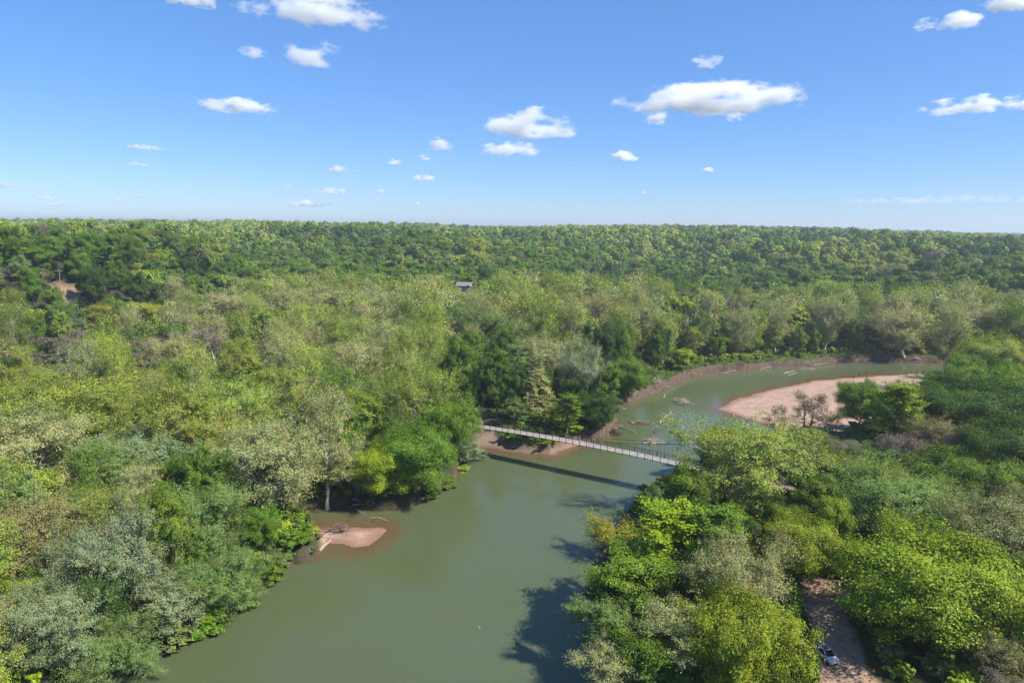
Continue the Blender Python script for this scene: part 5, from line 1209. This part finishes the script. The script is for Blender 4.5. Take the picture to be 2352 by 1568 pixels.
# ------------------------------------------------------------------ people on the sandbar and the boat
def person(label, px, py, shirt, pants, arm=.1, h=1.74, face=0.0):
    p = unproj(px, py, .6); g = gz(p[0], p[1]); p = unproj(px, py, g)
    skin = simple('skin', (.45, .28, .2), .6) if 'skin' not in bpy.data.materials else bpy.data.materials['skin']
    e = empty('person', (p[0], p[1], g), face); tag(e, label, 'person', 'people on the sandbar'); s = h / 1.75
    V = [(0, 0, .93), (.10, 0, .88), (.12, .02, .50), (.13, 0, .08), (.13, -.14, .04), (-.10, 0, .88), (-.12, -.02, .50), (-.13, 0, .08), (-.13, -.14, .04), (0, 0, 1.15), (0, 0, 1.40), (.19, 0, 1.41), (.24 + arm, -.03, 1.13), (.25 + arm, -.12, .90), (-.19, 0, 1.41), (-.25, -.02, 1.13), (-.26, -.08, .88), (0, 0, 1.52), (0, -.02, 1.62), (0, -.01, 1.72)]
    E = [(0, 1), (1, 2), (2, 3), (3, 4), (0, 5), (5, 6), (6, 7), (7, 8), (0, 9), (9, 10), (10, 11), (11, 12), (12, 13), (10, 14), (14, 15), (15, 16), (10, 17), (17, 18), (18, 19)]
    rad = [.15, .11, .075, .05, .04, .11, .075, .05, .04, .14, .15, .07, .045, .035, .07, .045, .035, .055, .10, .075]
    me = bpy.data.meshes.new('body'); me.from_pydata([Vector(v) * s for v in V], E, []); me.materials.append(skin)
    for m_ in (shirt, pants): me.materials.append(m_)
    o = link('body', me, e); md = o.modifiers.new('skin', 'SKIN'); md.use_smooth_shade = True
    for k, r_ in enumerate(rad): me.skin_vertices[0].data[k].radius = (r_ * s, r_ * s)
    me.skin_vertices[0].data[0].use_root = True
    sb = o.modifiers.new('sub', 'SUBSURF'); sb.levels = 1; sb.render_levels = 1
    # clothes as close sleeves over the body
    m = MB(); m.tube([(0, 0, .92 * s), (0, 0, 1.15 * s), (0, 0, 1.38 * s), (0, 0, 1.47 * s)], [.19 * s, .175 * s, .20 * s, .09 * s], 12)
    for sd in (-1, 1): m.tube([(sd * .17 * s, 0, 1.42 * s), (sd * (.24 + (arm if sd > 0 else 0)) * s, -.03, 1.16 * s)], [.09 * s, .065 * s], 8)
    m.obj('shirt', shirt, e, smooth=True)
    m = MB()
    for sd in (-1, 1): m.tube([(sd * .06 * s, 0, .97 * s), (sd * .11 * s, 0, .72 * s), (sd * .12 * s, 0, .12 * s if pants.name != 'shorts' else .5 * s)], [.14 * s, .105 * s, .08 * s], 8)
    m.obj('trousers', pants, e, smooth=True)
    m = MB(); m.tube([(0, .015, 1.60 * s), (0, .02, 1.70 * s), (0, .01, 1.765 * s), (0, 0, 1.775 * s)], [.105 * s, .115 * s, .07 * s, .01], 10); m.obj('hair', M_DARKW, e, smooth=True)
dk = simple('dark_cloth', (.05, .05, .06), .9); nv = simple('navy_cloth', (.04, .05, .09), .9); gr = simple('brown_cloth', (.16, .09, .06), .9); rd = simple('black_cloth', (.015, .015, .018), .9)
person('person in brown standing alone on the sand left of the others', 1960, 868, gr, dk, .05)
person('person in black by the waterline behind the leafy crown', 1973, 863, rd, nv, .15)
person('person in grey standing right of the pair at the waterline', 1989, 861, nv, gr, .05, 1.8)
def canoe():
    p = unproj(2126, 859, .3); e = empty('canoe', (p[0], p[1], max(gz(p[0], p[1]), 0) + .05), R(12)); tag(e, 'white canoe pulled up at the far end of the sandbar', 'canoe')
    t = np.linspace(-1, 1, 15); V = []; 
    for q in t:
        w_ = .42 * (1 - q ** 4) + .01; z0 = .12 * q ** 4; zt = .38 + .18 * q ** 4
        V += [(q * 2.4, -w_, zt), (q * 2.4, -w_ * .8, z0 + .1), (q * 2.4, 0, z0), (q * 2.4, w_ * .8, z0 + .1), (q * 2.4, w_, zt)]
    Q = [[i * 5 + k, i * 5 + k + 1, (i + 1) * 5 + k + 1, (i + 1) * 5 + k] for i in range(14) for k in range(4)]
    MB().add(V, Q).obj('hull', simple('white_hull', (.7, .72, .72), .4), e, smooth=True)
    for x in (-1.1, .9): MB().box((x, 0, .33), (.25, .74, .04)).obj('seat', M_DARKW, e)
canoe()

# ------------------------------------------------------------------ clouds
def cloud_mat(name, dens, seed, sx, sy, sz):
    m, t, out = new_mat(name)
    tc = N(t, 'ShaderNodeTexCoord'); P = tc.outputs['Object']
    # object space: the cloud's ellipsoid has radius 1
    mp = N(t, 'ShaderNodeMapping'); mp.inputs['Scale'].default_value = (sx / sz * .6, sy / sz * .6, 1.2); mp.inputs['Location'].default_value = (seed * 7.3, seed * 3.1, seed); t.links.new(P, mp.inputs[0])
    n1 = noise(t, 1.1, 7, .6, mp.outputs[0])
    ln = N(t, 'ShaderNodeVectorMath', operation='LENGTH')
    sep = N(t, 'ShaderNodeSeparateXYZ'); t.links.new(P, sep.inputs[0])
    t.links.new(P, ln.inputs[0])
    sq = N(t, 'ShaderNodeMath', operation='POWER'); t.links.new(ln.outputs['Value'], sq.inputs[0]); sq.inputs[1].default_value = 2.0
    n_ = N(t, 'ShaderNodeMath', operation='MULTIPLY_ADD'); t.links.new(n1, n_.inputs[0]); n_.inputs[1].default_value = 5.4; n_.inputs[2].default_value = -2.7 + .58
    a_ = N(t, 'ShaderNodeMath', operation='SUBTRACT'); t.links.new(n_.outputs[0], a_.inputs[0]); t.links.new(sq.outputs[0], a_.inputs[1])
    mr = N(t, 'ShaderNodeMapRange'); mr.interpolation_type = 'SMOOTHSTEP'; t.links.new(a_.outputs[0], mr.inputs[0]); mr.inputs[1].default_value = -.05; mr.inputs[2].default_value = .85
    mr.inputs[3].default_value = 0; mr.inputs[4].default_value = dens
    # flat, ragged base
    fl = N(t, 'ShaderNodeMapRange'); fl.interpolation_type = 'SMOOTHSTEP'; t.links.new(sep.outputs['Z'], fl.inputs[0]); fl.inputs[1].default_value = -.62; fl.inputs[2].default_value = -.38
    mu = N(t, 'ShaderNodeMath', operation='MULTIPLY'); t.links.new(mr.outputs[0], mu.inputs[0]); t.links.new(fl.outputs[0], mu.inputs[1])
    pv = N(t, 'ShaderNodeVolumePrincipled'); pv.inputs['Color'].default_value = (1, 1, 1, 1); pv.inputs['Anisotropy'].default_value = .2; t.links.new(mu.outputs[0], pv.inputs['Density'])
    t.links.new(pv.outputs[0], out.inputs['Volume']); m.cycles.volume_step_rate = .4; return m
CL = [(1630, 236, 430, 84, 1, 'largest white cloud, long and flat, right of the centre'), (1220, 296, 230, 80, 1, 'puffy white cloud with a domed top near the centre'), (1172, 349, 150, 42, .6, 'ragged cloud strip under the domed one'),
      (735, 36, 350, 66, .55, 'long thin cloud near the top left of the centre'), (735, 2, 190, 26, .5, 'cloud cut by the top edge above the long thin one'), (440, 3, 120, 34, .5, 'cloud cut by the top edge at the left'),
      (540, 248, 185, 38, .8, 'lens shaped cloud in the left part of the sky'), (722, 136, 135, 72, .5, 'broken curling cloud below the long thin one'), (580, 124, 70, 28, .3, 'faint wisp left of the broken curling cloud'),
      (1435, 362, 66, 30, .9, 'small round white cloud below the largest one'), (2245, 247, 210, 40, .7, 'cloud strip at the right edge'), (2205, 55, 84, 40, .6, 'small cloud in the upper right'), (2125, 61, 50, 26, .3, 'wisp left of the small upper right cloud'),
      (2325, 10, 120, 56, 1, 'cloud in the top right corner'), (1625, 146, 72, 36, .3, 'faint wisp above the largest cloud'), (1512, 276, 70, 34, .35, 'scrap of cloud under the left end of the largest'), (1690, 272, 52, 24, .3, 'scrap of cloud under the middle of the largest'),
      (1010, 338, 64, 38, .4, 'thin torn cloud left of the domed one'), (975, 364, 30, 20, .5, 'small scrap below the thin torn cloud'), (907, 375, 44, 18, .7, 'small bright cloud left of the small scrap'), (775, 392, 52, 20, .5, 'small grey cloud left of the small bright one'),
      (975, 412, 66, 18, .6, 'flat little cloud low in the middle'), (762, 441, 96, 20, .6, 'flat cloud low over the left hills'), (705, 470, 110, 22, .6, 'lowest flat cloud over the left hills'), (870, 442, 36, 16, .6, 'tiny cloud right of the flat low one'),
      (664, 430, 20, 18, .6, 'tiny round cloud above the lowest flat one'), (330, 340, 86, 16, .35, 'pink wisp in the left sky'), (320, 379, 56, 14, .3, 'fainter wisp under the pink one'), (105, 456, 54, 13, .5, 'flat pink cloud at the far left'),
      (130, 472, 48, 11, .45, 'thin cloud under the flat pink one'), (271, 461, 26, 11, .5, 'speck of cloud low at the left'), (325, 453, 26, 11, .5, 'speck of cloud right of the low left speck'), (14, 427, 34, 14, .5, 'cloud at the left edge low down'),
      (1628, 392, 34, 13, .5, 'speck of cloud right of the small round one'), (1481, 443, 18, 10, .4, 'tiny speck low right of the centre'), (957, 470, 22, 13, .5, 'tiny low cloud near the horizon middle'), (2160, 461, 420, 22, .12, 'long faint streak low at the right')]
def clouds():
    import bmesh
    bm = bmesh.new(); bmesh.ops.create_icosphere(bm, subdivisions=3, radius=1.0)
    for k, (px, py, wpx, hpx, dens, lab) in enumerate(CL):
        d = fwd + rgt * ((px - 1176) / FPX) + upv * ((784 - py) / FPX)
        t = min((1300) / max(d[2], .02), 22000); p = np.array([0, 0, CAM_Z]) + d * t; dist = t * np.linalg.norm(d); k_ = dist / FPX
        sx, sz = wpx * k_ / 2 * .97, hpx * k_ / 2 * 1.05; sy = min(sx, sz * 2.0)
        me = bpy.data.meshes.new('cloud'); bm.to_mesh(me); me.materials.append(cloud_mat(f'cloud_{k}', dens * 2.6 / sz, k + 1, sx, sy, sz))
        o = link('cloud', me, None, p + np.array([0, 0, sz * .12])); o.scale = (sx, sy, sz); o.rotation_euler = (0, 0, -math.atan2(d[0], d[1]))
        tag(o, lab, 'cloud', 'fair weather clouds')
    bm.free()
clouds()

# ------------------------------------------------------------------ the air
def haze():
    m, t, out = new_mat('haze'); pv = N(t, 'ShaderNodeVolumePrincipled'); pv.inputs['Color'].default_value = (.80, .88, 1, 1); pv.inputs['Density'].default_value = .00014; pv.inputs['Anisotropy'].default_value = .3
    t.links.new(pv.outputs[0], out.inputs['Volume'])
    o = MB().box((0, 0, 60), (19800, 19800, 130)).obj('haze', m); tag(o, 'thin bluish air over the valley', kind='stuff')
haze()
print('LABELS', len(used_labels), 'objects', len(SC.objects))
